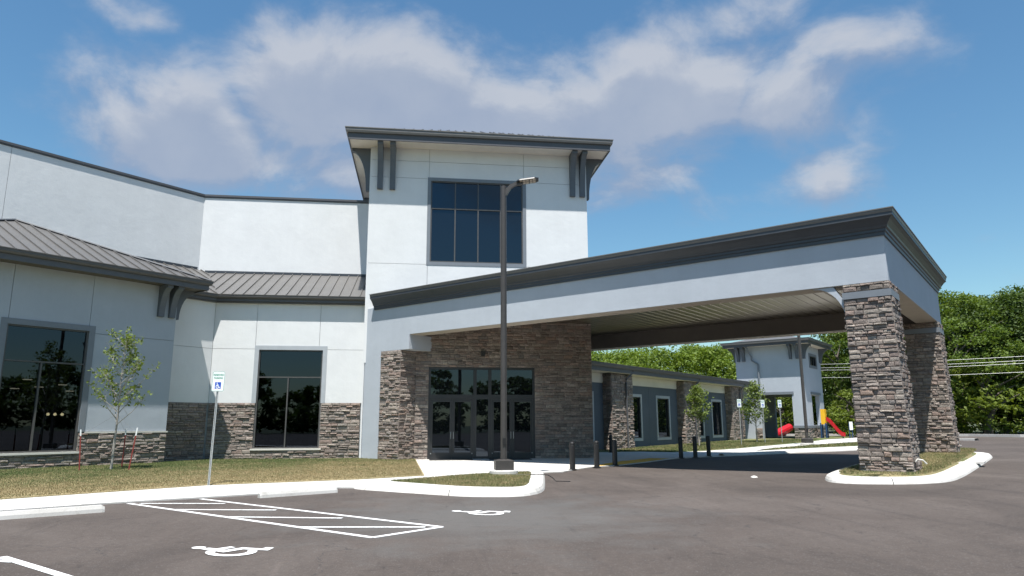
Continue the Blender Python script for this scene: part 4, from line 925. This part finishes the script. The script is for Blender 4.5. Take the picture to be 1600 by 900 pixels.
# ---------------------------------------------------------------- lamp posts
def lamp_post(x, y, h, label):
    z = terr(x, y) + h
    t = thing('lamp_post', label, 'lamp post', (x, y, z), 'square bronze lamp posts')
    MB().lathe((x, y, z), [(.43, -.1), (.43, .10), (.40, .125), (.1, .126)], 28).obj('footing', M_CONC, t)
    mb = MB(); mb.box((x - .27, y - .27, z + .127), (x + .27, y + .27, z + .40)); mb.prism([(x - .27, y - .27, z + .40), (x + .27, y - .27, z + .40), (x + .27, y + .27, z + .40), (x - .27, y + .27, z + .40)], [(x - .14, y - .14, z + .43), (x + .14, y - .14, z + .43), (x + .14, y + .14, z + .43), (x - .14, y + .14, z + .43)])
    mb.obj('base_cover', M_BRONZE, t)
    a, T = .088, z + 9.0; mb = MB(); mb.prism([(x + a * math.cos(k) * 1.15, y + a * math.sin(k) * 1.15, z + .42) for k in np.linspace(.2, 2 * math.pi + .2, 9)[:-1]], [(x + a * math.cos(k) * 1.12, y + a * math.sin(k) * 1.12, T) for k in np.linspace(.2, 2 * math.pi + .2, 9)[:-1]])
    pole = mb.obj('pole', M_BRONZE, t); mb = MB(); mb.box((x - .05, y - .122, z + .85), (x + .05, y - .10, z + 1.05)); mb.obj('hand_hole', M_BLACK, pole)
    d = Vector((.985, -.17, 0)).normalized(); n = Vector((-d.y, d.x, 0)); P = lambda l, w, zz: tuple(Vector((x, y, zz)) + d * l + n * w)
    prof = [(.06, -.35), (.06, -.12), (.20, .04), (.38, .12), (.60, .17), (.62, .07), (.40, .02), (.24, -.08), (.12, -.28)]
    MB().prism([P(l, -.07, T + q) for l, q in prof], [P(l, .07, T + q) for l, q in prof]).obj('arm', M_BRONZE, t)
    top = [(.42, -.12, .16), (.52, -.23, .17), (1.00, -.23, .23), (1.13, -.13, .245), (1.13, .13, .245), (1.00, .23, .23), (.52, .23, .17), (.42, .12, .16)]
    hd = MB().prism([P(l, w, T + q - .05) for l, w, q in top], [P(l, w * .9, T + q - .005) for l, w, q in top]).obj('lamp_head', M_BLACK, t)
    for i, l in enumerate((.57, .67, .77, .89, .99)):
        for w in (-.1, .1):
            zz = T + .17 + (l - .52) * .125 - .053; e = .042
            MB().hexa([P(l - e, w - .085, zz - .006 - e * .125), P(l + e, w - .085, zz - .006 + e * .125), P(l + e, w + .085, zz - .006 + e * .125), P(l - e, w + .085, zz - .006 - e * .125), P(l - e, w - .085, zz + .01 - e * .125), P(l + e, w - .085, zz + .01 + e * .125), P(l + e, w + .085, zz + .01 + e * .125), P(l - e, w + .085, zz + .01 - e * .125)]).obj('led_lens', M_LEDOFF, hd)
    return t
lp1 = lamp_post(2.55, 21.35, .14, 'tall bronze lamp post on the grass island in front of the entrance doors')
lp2 = copy_tree(lp1, None, (24.9, 43.24, terr(24.9, 0) + .03)); lp2['label'] = 'distant bronze lamp post in front of the corner tower'

# ---------------------------------------------------------------- bollards
def make_bollard():
    t = thing('bollard', '', 'bollard', (0, 0, 0), 'black bollards by the entrance')
    MB().lathe((0, 0, 0), [(.098, 0), (.098, .84), (.092, .855), (.092, .875), (.1, .88), (.1, .915), (.085, .945), (.05, .965), (.01, .972)], 20).obj('post', M_BLACK, t, smooth=False)
    MB().lathe((0, 0, 0), [(.16, 0), (.16, .02), (.1, .03)], 20).obj('base_ring', M_BLACK, t); return t
BOLL = [(5.4, 24.81, 'black bollard nearest the lamp post, its dome catching the sun'), (6.55, 25.89, 'second black bollard from the lamp post, at the start of the yellow paving'), (7.59, 27.13, 'black bollard standing at the front edge of the yellow paving'), (10.58, 38.54, 'black bollard farthest back, in front of the first stone pier of the wing'),
        (11.95, 31.57, 'leftmost of the three far black bollards beyond the yellow paving'), (12.63, 31.55, 'middle one of the three far black bollards beyond the yellow paving'), (13.62, 32.36, 'rightmost of the three far black bollards beyond the yellow paving')]
b0 = make_bollard()
for i, (x, y, lb) in enumerate(BOLL):
    o = b0 if i == 0 else copy_tree(b0); o.location = (x, y, terr(x, y) + .02); o['label'] = lb; o.rotation_euler.z = i * .7

# ---------------------------------------------------------------- parking signs
def text_mesh(txt, size):
    cu = bpy.data.curves.new('t', 'FONT'); cu.body = txt; cu.size = size; cu.align_x = 'CENTER'; cu.extrude = 0; cu.offset = .0022
    o = bpy.data.objects.new('t', cu); COL.objects.link(o); dg = bpy.context.evaluated_depsgraph_get(); dg.update()
    me = bpy.data.meshes.new_from_object(o.evaluated_get(dg)); v = [tuple(q.co) for q in me.vertices]; f = [tuple(p.vertices) for p in me.polygons]
    bpy.data.objects.remove(o); bpy.data.meshes.remove(me); bpy.data.curves.remove(cu); return v, f
def rrect(w, h, r, n=4):
    P = []
    for cx_, cy_, a in ((w / 2 - r, h / 2 - r, 0), (-w / 2 + r, h / 2 - r, 90), (-w / 2 + r, -h / 2 + r, 180), (w / 2 - r, -h / 2 + r, 270)):
        P += [(cx_ + r * math.cos(R(a + 90 * k / n)), cy_ + r * math.sin(R(a + 90 * k / n))) for k in range(n + 1)]
    return P
def make_sign():
    t = thing('parking_sign', '', 'parking sign', (0, 0, 0), 'reserved parking signs on steel posts')
    mb = MB(); ch = [(-.03, 0), (-.012, 0), (-.012, .022), (.012, .022), (.012, 0), (.03, 0), (.03, .006), (.018, .006), (.018, .03), (-.018, .03), (-.018, .006), (-.03, .006)]
    mb.prism([(a, b, -.05) for a, b in ch], [(a, b, 2.93) for a, b in ch]); mb.obj('post', M_GALV, t)
    zc = 2.72; W_, H_ = .34, .54
    P = rrect(W_, H_, .035)
    pl = MB().prism([(a, -.001, zc + b) for a, b in P], [(a, -.007, zc + b) for a, b in P]).obj('plate', M_SIGN, t)
    o_, i_ = rrect(W_ - .012, H_ - .012, .03), rrect(W_ - .030, H_ - .030, .022); n = len(o_); mb = MB()
    mb.v = [(a, -.0078, zc + b) for a, b in o_] + [(a, -.0078, zc + b) for a, b in i_]; mb.f = [(k, (k + 1) % n, n + (k + 1) % n, n + k) for k in range(n)]
    mb.obj('border', M_GREEN, pl)
    for txt, zz in (('RESERVED', .148), ('PARKING', .062)):
        v, f = text_mesh(txt, .074); mx = max(abs(p[0]) for p in v); k = (.142 if txt == 'RESERVED' else .122) / mx
        obj('lettering', [(p[0] * k, -.0078, zc + zz + p[1] * 1.05) for p in v], f, M_GREEN, pl)
    mb = MB(); mb.box((-.082, -.0085, zc - .20), (.082, -.0071, zc - .022)); mb.obj('symbol_panel', M_BLUE, pl)
    mb = MB()
    for lay, p in enumerate(isa_polys()):
        q = [((x - .5) * .13, zc - .19 + y * .155) for x, y in p]
        tri = geometry.tessellate_polygon([[Vector((a, b, 0)) for a, b in q]]); n = len(mb.v); mb.v += [(a, -.0093 - .0006 * lay, b) for a, b in q]; mb.f += [tuple(n + i for i in t_) for t_ in tri]
    mb.obj('wheelchair_symbol', M_SIGN, pl)
    return t
SIG = [(-5.48, 20.0, -.13, 'nearest RESERVED PARKING sign with a blue wheelchair square, on the lawn edge'), (21, 44.46, .25, 'far parking sign in front of the third stone pier, leftmost of three'), (23.91, 46.94, .25, 'far parking sign beside the young tree at the tower, middle of three'), (25.46, 47.47, .25, 'far parking sign seen against the tower porch, rightmost of three')]
s0 = make_sign()
for i, (x, y, rz, lb) in enumerate(SIG):
    o = s0 if i == 0 else copy_tree(s0); o.location = (x, y, terr(x, y) + .05); o.rotation_euler = (0 if i else R(-1.2), 0 if i else R(.6), rz); o['label'] = lb

# ---------------------------------------------------------------- wheel stops
def make_stop():
    pr = lambda x, k: [(x, -.085 * k, -.005), (x, .085 * k, -.005), (x, .075 * k, .06), (x, .045 * k, .125), (x, -.045 * k, .125), (x, -.075 * k, .06)]
    mb = MB(); X = (-.95, -.90, .90, .95); b = 0
    L = [[(x, a[1], a[2] * (1 if abs(x) < .93 else .75)) for a in pr(x, 1 if abs(x) < .93 else .85)] for x in X]
    for l in L: mb.v += l
    for i in range(3):
        for k in range(6): mb.f.append((i * 6 + k, i * 6 + (k + 1) % 6, (i + 1) * 6 + (k + 1) % 6, (i + 1) * 6 + k))
    mb.f += [tuple(range(5, -1, -1)), tuple(18 + k for k in range(6))]
    return mb.obj('wheel_stop', M_CONC, None, origin=(0, 0, 0))
w0 = make_stop()
for i, (x, y, lb) in enumerate(((-2.72, 17.32, 'whole concrete wheel stop between the hatched aisle and the lamp island'), (-6.64, 14.08, 'concrete wheel stop cut off by the left edge of the picture'), (27.15, 44.12, 'distant wheel stop by the corner tower, the left one'), (29.03, 45.45, 'distant wheel stop by the corner tower, the right one'))):
    o = w0 if i == 0 else copy_tree(w0); o.location = (x, y, terr(x, y) + .004); o.rotation_euler.z = math.atan2(1.08, 1.59) if i < 2 else .8; tag(o, lb, 'wheel stop', 'concrete wheel stops')

# ---------------------------------------------------------------- small things
tag(MB().tube([(2.75, 20.8, .155), (3.25, 20.75, .16), (3.40, 20.45, .185), (3.62, 19.9, .20), (3.72, 19.75, .14), (3.80, 19.66, .05), (4.15, 19.4, .055)], .013, 6).obj('cable', M_BLACK), 'thin black cable lying over the kerb of the lamp island', 'cable')
mb = MB(); mb.lathe((10.03, 20.55, -.002), [(.11, 0), (.105, .02), (.075, .045), (.035, .06), (.01, .065)], 9); mb.v = [(x + rnd.uniform(-.02, .02), y + rnd.uniform(-.02, .02), z) for x, y, z in mb.v]
tag(mb.obj('concrete_lump', M_CONC), 'small white lump of concrete lying on the asphalt in front of the canopy', 'lump')
tag(MB().tube([F_E.p(.1, .55, .16), F_E.p(.12, .62, .22), F_E.p(.16, .60, .34), F_E.p(.2, .5, .42)], .022, 7).obj('conduit_stub', M_BAND), 'bent pale conduit stub sticking out at the foot of the near stone column', 'conduit')
for x, y, tx, tz, lb in ((-11.67, 26.8, -.10, 1.46, 'red stake with a white tip, leftmost, beside the big left window'), (-10.93, 28.46, .02, 1.47, 'red stake with a white tip just right of the young tree trunk'), (-10.08, 26.86, .16, 1.52, 'red stake leaning right, rightmost of the three round the young tree')):
    t = thing('stake', lb, 'stake', (x, y, .05), 'red stakes round the young tree')
    k = 1.24 / tz; ch = [(-.022, -.02), (.022, -.02), (.022, -.012), (.006, -.012), (.006, .02), (-.006, .02), (-.006, -.012), (-.022, -.012)]
    MB().prism([(x + a, y + b, 0) for a, b in ch], [(x + a + tx * k, y + b, 1.24) for a, b in ch]).obj('post', M_RUST, t)
    MB().prism([(x + a * 1.05 + tx * k, y + b * 1.05, 1.24) for a, b in ch], [(x + a * 1.05 + tx, y + b * 1.05, tz) for a, b in ch]).obj('tip', M_STAKEW, t)
t = thing('playground_slide', 'red playground slide with a yellow panel on blue posts beside the corner tower', 'slide', (34.3, 55.7, .32))
dx, dy = Vector((.75, -.66, 0)), Vector((.66, .75, 0)); Q = lambda a, b, z: tuple(Vector((34.1, 56.0, .32)) + dx * a + dy * b + Vector((0, 0, z)))
mb = MB(); S_ = [(0.05, 1.55), (.3, 1.35), (.6, .95), (.85, .6), (1.1, .32), (1.35, .25)]
for k in range(len(S_) - 1):
    (a, z), (a2, z2) = S_[k], S_[k + 1]
    mb.hexa([Q(a, -.3, z - .05), Q(a2, -.3, z2 - .05), Q(a2, .3, z2 - .05), Q(a, .3, z - .05), Q(a, -.3, z), Q(a2, -.3, z2), Q(a2, .3, z2), Q(a, .3, z)])
    for w in (-.33, .27): mb.hexa([Q(a, w, z - .05), Q(a2, w, z2 - .05), Q(a2, w + .06, z2 - .05), Q(a, w + .06, z - .05), Q(a, w, z + .25), Q(a2, w, z2 + .25), Q(a2, w + .06, z2 + .25), Q(a, w + .06, z + .25)])
mb.obj('chute', M_RED, t)
MB().hexa([Q(-.35, -.35, 1.2), Q(0, -.35, 1.2), Q(0, .35, 1.2), Q(-.35, .35, 1.2), Q(-.35, -.35, 2.45), Q(0, -.35, 2.45), Q(0, .35, 2.45), Q(-.35, .35, 2.45)]).obj('panel', M_YELL, t)
for a, b in ((0, -.35), (0, .35), (-.4, -.35), (-.4, .35)): MB().tube([Q(a, b, -.05), Q(a, b, 1.3)], .06, 8).obj('leg', M_NAVY, t)
MB().tube([Q(1.2, 0, 0), Q(1.2, 0, .22)], .05, 8).obj('leg', M_NAVY, t)
t = thing('tunnel_slide', 'red curved tunnel slide seen through the porch of the corner tower', 'slide', (36, 67.7, .35))
MB().tube([(35.0, 67.2, .35), (35.7, 67.5, .55), (36.5, 67.8, .85), (37.5, 68.2, 1.2)], [.40, .42, .42, .40], 12).obj('tube', M_RED, t); MB().tube([(35.9, 67.8, .2), (35.9, 67.8, 1.5)], .06, 8).obj('leg', M_NAVY, t)
t = thing('notice_sign', 'small white upright notice on two dark green posts right of the red slide', 'sign', (35.6, 55.0, .34))
for a in (-.09, .09): MB().tube([(35.6 + a, 55.0 - a * .6, .3), (35.6 + a, 55.0 - a * .6, 1.6)], .035, 6).obj('post', M_NAVY, t)
MB().hexa([(35.49, 54.96, 1.05), (35.71, 54.84, 1.05), (35.73, 54.88, 1.05), (35.51, 55.0, 1.05), (35.49, 54.96, 1.72), (35.71, 54.84, 1.72), (35.73, 54.88, 1.72), (35.51, 55.0, 1.72)]).obj('board', M_SIGN, t)
def pol(px, d):                                     # a spot at distance d in the direction of a bearing given as a picture column
    a = R(7.507) + math.atan((px - 800) / 1090.35); return d * math.sin(a), d * math.cos(a)
# overhead wires beyond the lot
for k, (z, lb) in enumerate(((7.0, 'topmost of the overhead wires in front of the woods'), (6.65, 'second overhead wire from the top, in front of the woods'), (6.42, 'third overhead wire from the top, in front of the woods'), (5.7, 'lowest of the overhead wires in front of the woods'))):
    P = []
    for q in np.linspace(0, 1, 25): a = Vector((*pol(1262, 75), 0)).lerp(Vector((*pol(1900, 72), 0)), q); P.append((a.x, a.y, z + .3 - 1.2 * (q * (1 - q))))
    tag(MB().tube(P, .017, 5).obj('overhead_wire', M_GALV), lb, 'wire', 'overhead wires before the woods')

# ---------------------------------------------------------------- trees
def leaf_quads(C, size, r, up=.45):
    """two-triangle leaves at points C, oriented loosely outward and upward"""
    n = len(C); nrm = r.normal(0, 1, (n, 3)); nrm[:, 2] = np.abs(nrm[:, 2]) + up; nrm /= np.linalg.norm(nrm, axis=1)[:, None]
    a = np.cross(nrm, r.normal(0, 1, (n, 3))); a /= np.linalg.norm(a, axis=1)[:, None]; b = np.cross(nrm, a)
    S = size * r.uniform(.6, 1.35, (n, 1)); a *= S; b *= S * .62
    v = np.stack([C - a, C - b * .9 + a * .1, C + a, C + b * .9 + a * .1], 1); return v.reshape(-1, 3)
def crown_points(H, Rr, base, ncl, per, r, shape=1.0, csz=.85):
    """leaf points on domed clumps spread over an uneven crown, with gaps between the clumps"""
    P = []; k = 0
    lob = [(r.uniform(0, 6.28), r.uniform(.15, .95), r.uniform(.35, 1.15)) for _ in range(8)]
    while k < ncl:
        t = r.uniform(0, 1); th = r.uniform(0, 2 * math.pi); z = base + (H - base) * t * .93
        prof = math.sin(math.pi * min(1, .14 + .83 * t)) ** .62; w = .86
        for a, tt, g in lob: w += .42 * (g - .7) * math.exp(-((math.cos(th - a) - 1) ** 2) * 2.5 - ((t - tt) / .22) ** 2) * 2.2
        rad = Rr * prof * w * (r.uniform(.30, 1.0) ** .33)
        c = np.array([rad * math.cos(th), rad * math.sin(th), z]); sz = csz * r.uniform(.5, 1.35); n = max(6, int(per * (sz / csz) ** 1.6))
        q = r.normal(0, 1, (n, 3)); q[:, 2] = np.abs(q[:, 2]) - .28; q += np.array([math.cos(th), math.sin(th), .2]) * .35; q /= np.linalg.norm(q, axis=1)[:, None]
        P.append(c + q * r.uniform(.55, 1.05, (n, 1)) * np.array([sz, sz, sz * .72])); k += 1
    return np.concatenate(P)
def tree_meshes(seed, H, Rr, base, ncl, per, leaf, csz):
    r = np.random.default_rng(seed)
    P = crown_points(H, Rr, base, ncl, per, r, csz=csz); v = leaf_quads(P, leaf, r)
    mb = MB(); rr = random.Random(seed); top = H * .8
    pts = [(0, 0, -.3)] + [(rr.uniform(-.15, .15) * k, rr.uniform(-.15, .15) * k, top * k / 5) for k in range(1, 6)]
    mb.tube(pts, [.30, .24, .19, .14, .09, .03], 8)
    for k in range(9):
        z0 = H * rr.uniform(.22, .62); th = rr.uniform(0, 6.28); L = Rr * rr.uniform(.5, .85)
        mb.tube([(0, 0, z0), (L * .5 * math.cos(th), L * .5 * math.sin(th), z0 + L * .45), (L * math.cos(th), L * math.sin(th), z0 + L * .7)], [.10, .06, .02], 6)
    return v, mb
VAR = []
for i, (H, Rr, base, ncl, per, leaf, csz, mat) in enumerate(((13.5, 4.8, 2.0, 185, 110, .14, 1.25, M_LEAFM), (12.5, 5.4, 1.4, 195, 110, .145, 1.3, M_LEAFD), (14.5, 4.5, 2.2, 185, 110, .14, 1.2, M_LEAFY), (10.5, 4.6, .3, 180, 100, .14, 1.15, M_LEAF), (4.2, 3.0, .0, 95, 65, .13, .8, M_LEAFY))):
    v, mb = tree_meshes(40 + i, H, Rr, base, ncl, per, leaf, csz); VAR.append((tris_mesh('crown', v, 4, mat, 'mesh'), mb))
    me = bpy.data.meshes.new('trunk'); me.from_pydata(mb.v, [], mb.f); me.materials.append(M_BARK); VAR[-1] = (VAR[-1][0], me)
def tree(name, x, y, var, sc, label, cat='tree', z=None, group=None, sq=1.0):
    z = terr(x, y) - .1 if z is None else z
    t = thing(name, label, cat, (x, y, z), group); t.rotation_euler.z = rnd.uniform(0, 6.28); t.scale = (sc, sc, sc * sq)
    for nm, me in (('trunk', VAR[var][1]), ('crown', VAR[var][0])):
        o = bpy.data.objects.new(nm, me); COL.objects.link(o); o.parent = t
    return t
TREES = [(1492, 72, 0, 1.02, 'tall bright green tree rising behind the far stone column, just right of it'), (1556, 76, 1, 1.10, 'dark green tree with the domed top in the middle of the right-hand woods'), (1618, 72, 1, 1.12, 'tall dark tree at the right picture edge'),
         (1528, 69, 4, 1.55, 'low yellowish bush at the foot of the woods, right of the far stone column'), (1525, 82, 2, 1.05, 'pale green tree standing back between the bright tree and the dark domed tree'),
         (1590, 86, 2, 1.10, 'pale tree top showing behind the dark trees at far right'), (1470, 80, 1, 1.0, 'dark tree seen between the end of the canopy and the far column'), (1425, 78, 2, .9, 'yellow-green tree showing through the gap between the two stone columns'),
         (1310, 84, 0, .98, 'bright green tree rising just right of the corner tower'), (1345, 88, 2, 1.0, 'yellow-green tree half hidden behind the near stone column'), (1328, 70, 4, 1.0, 'low yellow-green bush behind the red slide'), (1385, 84, 1, 1.0, 'dark tree hidden mostly by the near stone column'),
         (1660, 78, 0, 1.15, 'tree beyond the right picture edge'), (1720, 74, 1, 1.1, 'second tree beyond the right picture edge'), (1218, 88, 4, 1.1, 'low green bush seen through the porch of the corner tower'), (1232, 92, 0, .75, 'tree seen through the porch of the corner tower')]
for px, d, var, sc, lb in TREES:
    x, y = pol(px, d / math.cos(math.atan((px - 800) / 1090.35)) * .93); tree('bush' if var == 4 else 'tree', x, y, var, sc, lb, 'bush' if var == 4 else 'tree', group='bushes at the edge of the woods' if var == 4 else 'trees along the far edge of the lot')
def woods(name, spots, mat, label, seed, leaf=.19, ncl=110, per=100):
    V = []; T = MB()
    for i, (x, y, H, Rr) in enumerate(spots):
        r = np.random.default_rng(seed + i); P = crown_points(H, Rr, .3, ncl, per, r, csz=1.5); P += np.array([x, y, terr(x, y) - .1]); V.append(leaf_quads(P, leaf, r))
    return tag(tris_mesh(name, np.concatenate(V), 4, mat, kind='stuff'), label, 'woods')
sp = [(*pol(px, d), h, rr) for px, d, h, rr in ((900, 100, 11.5, 5), (940, 104, 12.2, 5.2), (975, 98, 11.6, 5), (1010, 106, 12.6, 5.5), (1045, 101, 12.0, 5), (1080, 107, 12.6, 5.2), (1112, 102, 11.8, 5), (1140, 108, 12.6, 5), (1175, 104, 11.5, 5), (1210, 100, 10.5, 5), (920, 118, 14.2, 6), (1000, 120, 14.5, 6), (1090, 122, 14.5, 6), (1160, 120, 14, 6), (860, 106, 12, 5), (1255, 104, 11.5, 5), (1290, 104, 12.0, 5), (1325, 100, 13.0, 5), (1370, 104, 14, 5), (1410, 100, 13.5, 5), (1450, 98, 14, 5.5), (1500, 92, 14, 5.5), (1550, 96, 15.0, 5.5), (1605, 94, 15.5, 5.5), (1660, 96, 15.5, 5.5), (1720, 92, 15, 5.5), (1800, 90, 15, 5.5))]
woods('woods', sp, M_LEAF, 'hillside of bright green woods rising behind the low wing', 300)
sb = [(97 + rnd.uniform(-3, 5), -58 + 7.2 * i, rnd.uniform(9, 13), rnd.uniform(4, 6)) for i in range(11)]
sb += [(-60 + 8.2 * i + rnd.uniform(-2, 2), -72 + rnd.uniform(-8, 8), rnd.uniform(8, 14.5), rnd.uniform(4, 6)) for i in range(22)]
woods('woods', sb, M_LEAFD, 'dark trees across the lot, seen mirrored in the entrance glass', 500, .5, 80, 26)
t = thing('utility_pole', 'wooden utility pole with a crossarm, seen mirrored in the window beside the tower', 'utility pole', (-8.6, -52, 0))
MB().tube([(-8.6, -52, -.2), (-8.6, -52, 10.5)], [.17, .12], 8).obj('pole', M_BARK, t); mb = MB(); mb.box((-10, -52.25, 9.3), (-7.2, -52.13, 9.45)); mb.obj('crossarm', M_BARK, t)

def sapling(name, label, x, y, H, base, Rr, nl, ncl, per, leaf, seed, csz, mat=M_LEAFS, sparse=True):
    rr = random.Random(seed); r = np.random.default_rng(seed); z0 = terr(x, y) + .04; t = thing(name, label, 'young tree', (x, y, z0))
    mb = MB(); pts = [(0, 0, -.1)]; k = 6
    for i in range(1, k + 1): pts.append((.012 * H * i / k + rr.uniform(-.02, .02), rr.uniform(-.02, .02), H * .93 * i / k))
    mb.tube([tuple(Vector(p) + Vector((x, y, z0))) for p in pts], [.052, .045, .034, .026, .018, .012, .005], 8)
    tips = []
    for i in range(nl):
        f = (i + rr.random()) / nl; zb = base * .78 + (H * .86 - base * .78) * f; th = i * 2.4 + rr.uniform(-.5, .5); L = Rr * (1.0 - .72 * f) * rr.uniform(.75, 1.12) * (1.0 if f > .12 else .85)
        ex, ey = math.cos(th) * L, math.sin(th) * L; rise = L * rr.uniform(.75, 1.15)
        a = Vector((.012 * zb, 0, zb)); m_ = a + Vector((ex * .5, ey * .5, rise * .42)); e = a + Vector((ex, ey, rise))
        mb.tube([tuple(q + Vector((x, y, z0))) for q in (a, m_, e)], [.017, .011, .004], 5, cap=False)
        for g in (.55, .72, .88, 1.0): tips.append(a.lerp(m_, 1) .lerp(e, (g - .5) * 2) if g > .5 else m_)
        for q in range(3):
            g = rr.uniform(.35, .9); c = a.lerp(m_, g * 2) if g < .5 else m_.lerp(e, g * 2 - 1); d = Vector((rr.uniform(-.35, .35), rr.uniform(-.35, .35), rr.uniform(.1, .45))) * (Rr / 1.4) * (1 - .4 * f)
            mb.tube([tuple(c + Vector((x, y, z0))), tuple(c + d + Vector((x, y, z0)))], [.007, .003], 4, cap=False); tips.append(c + d)
    for q in range(5): tips.append(Vector((.012 * H + rr.uniform(-.1, .1), rr.uniform(-.1, .1), H * rr.uniform(.82, .985))))
    mb.obj('trunk', M_BARKL, t)
    P = []
    for c in tips:
        if rr.random() < (.12 if sparse else 0): continue
        P.append(np.array(c) + r.normal(0, csz, (per, 3)) * np.array([1, 1, .65]))
    v = leaf_quads(np.concatenate(P) + np.array([x, y, z0]), leaf, r, .3)
    tris_mesh('crown', v, 4, mat, t, (x, y, z0)); return t
t = sapling('young_tree', 'young staked tree with sparse pale green leaves beside the big left window', -10.86, 27.34, 5.25, 1.95, 1.45, 26, 0, 9, .062, 5, .085)
ti = MB()
for a in ((-11.76, 26.8, 1.25), (-10.91, 28.46, 1.3), (-9.95, 26.86, 1.3)): ti.tube([(-10.85, 27.34, 2.0), a], .003, 4)
tag(ti.obj('guy_wire', M_MULLG), 'thin guy wires tying the young tree to its red stakes', 'wire')
sapling('young_tree', 'round-crowned young tree in front of the second stone pier of the wing', 18.24, 44.78, 4.15, 1.7, .95, 26, 0, 10, .085, 8, .13)
sapling('young_tree', 'loose young tree beside the porch of the corner tower', 24.55, 49.44, 4.6, 1.3, 1.1, 28, 0, 11, .085, 9, .15)
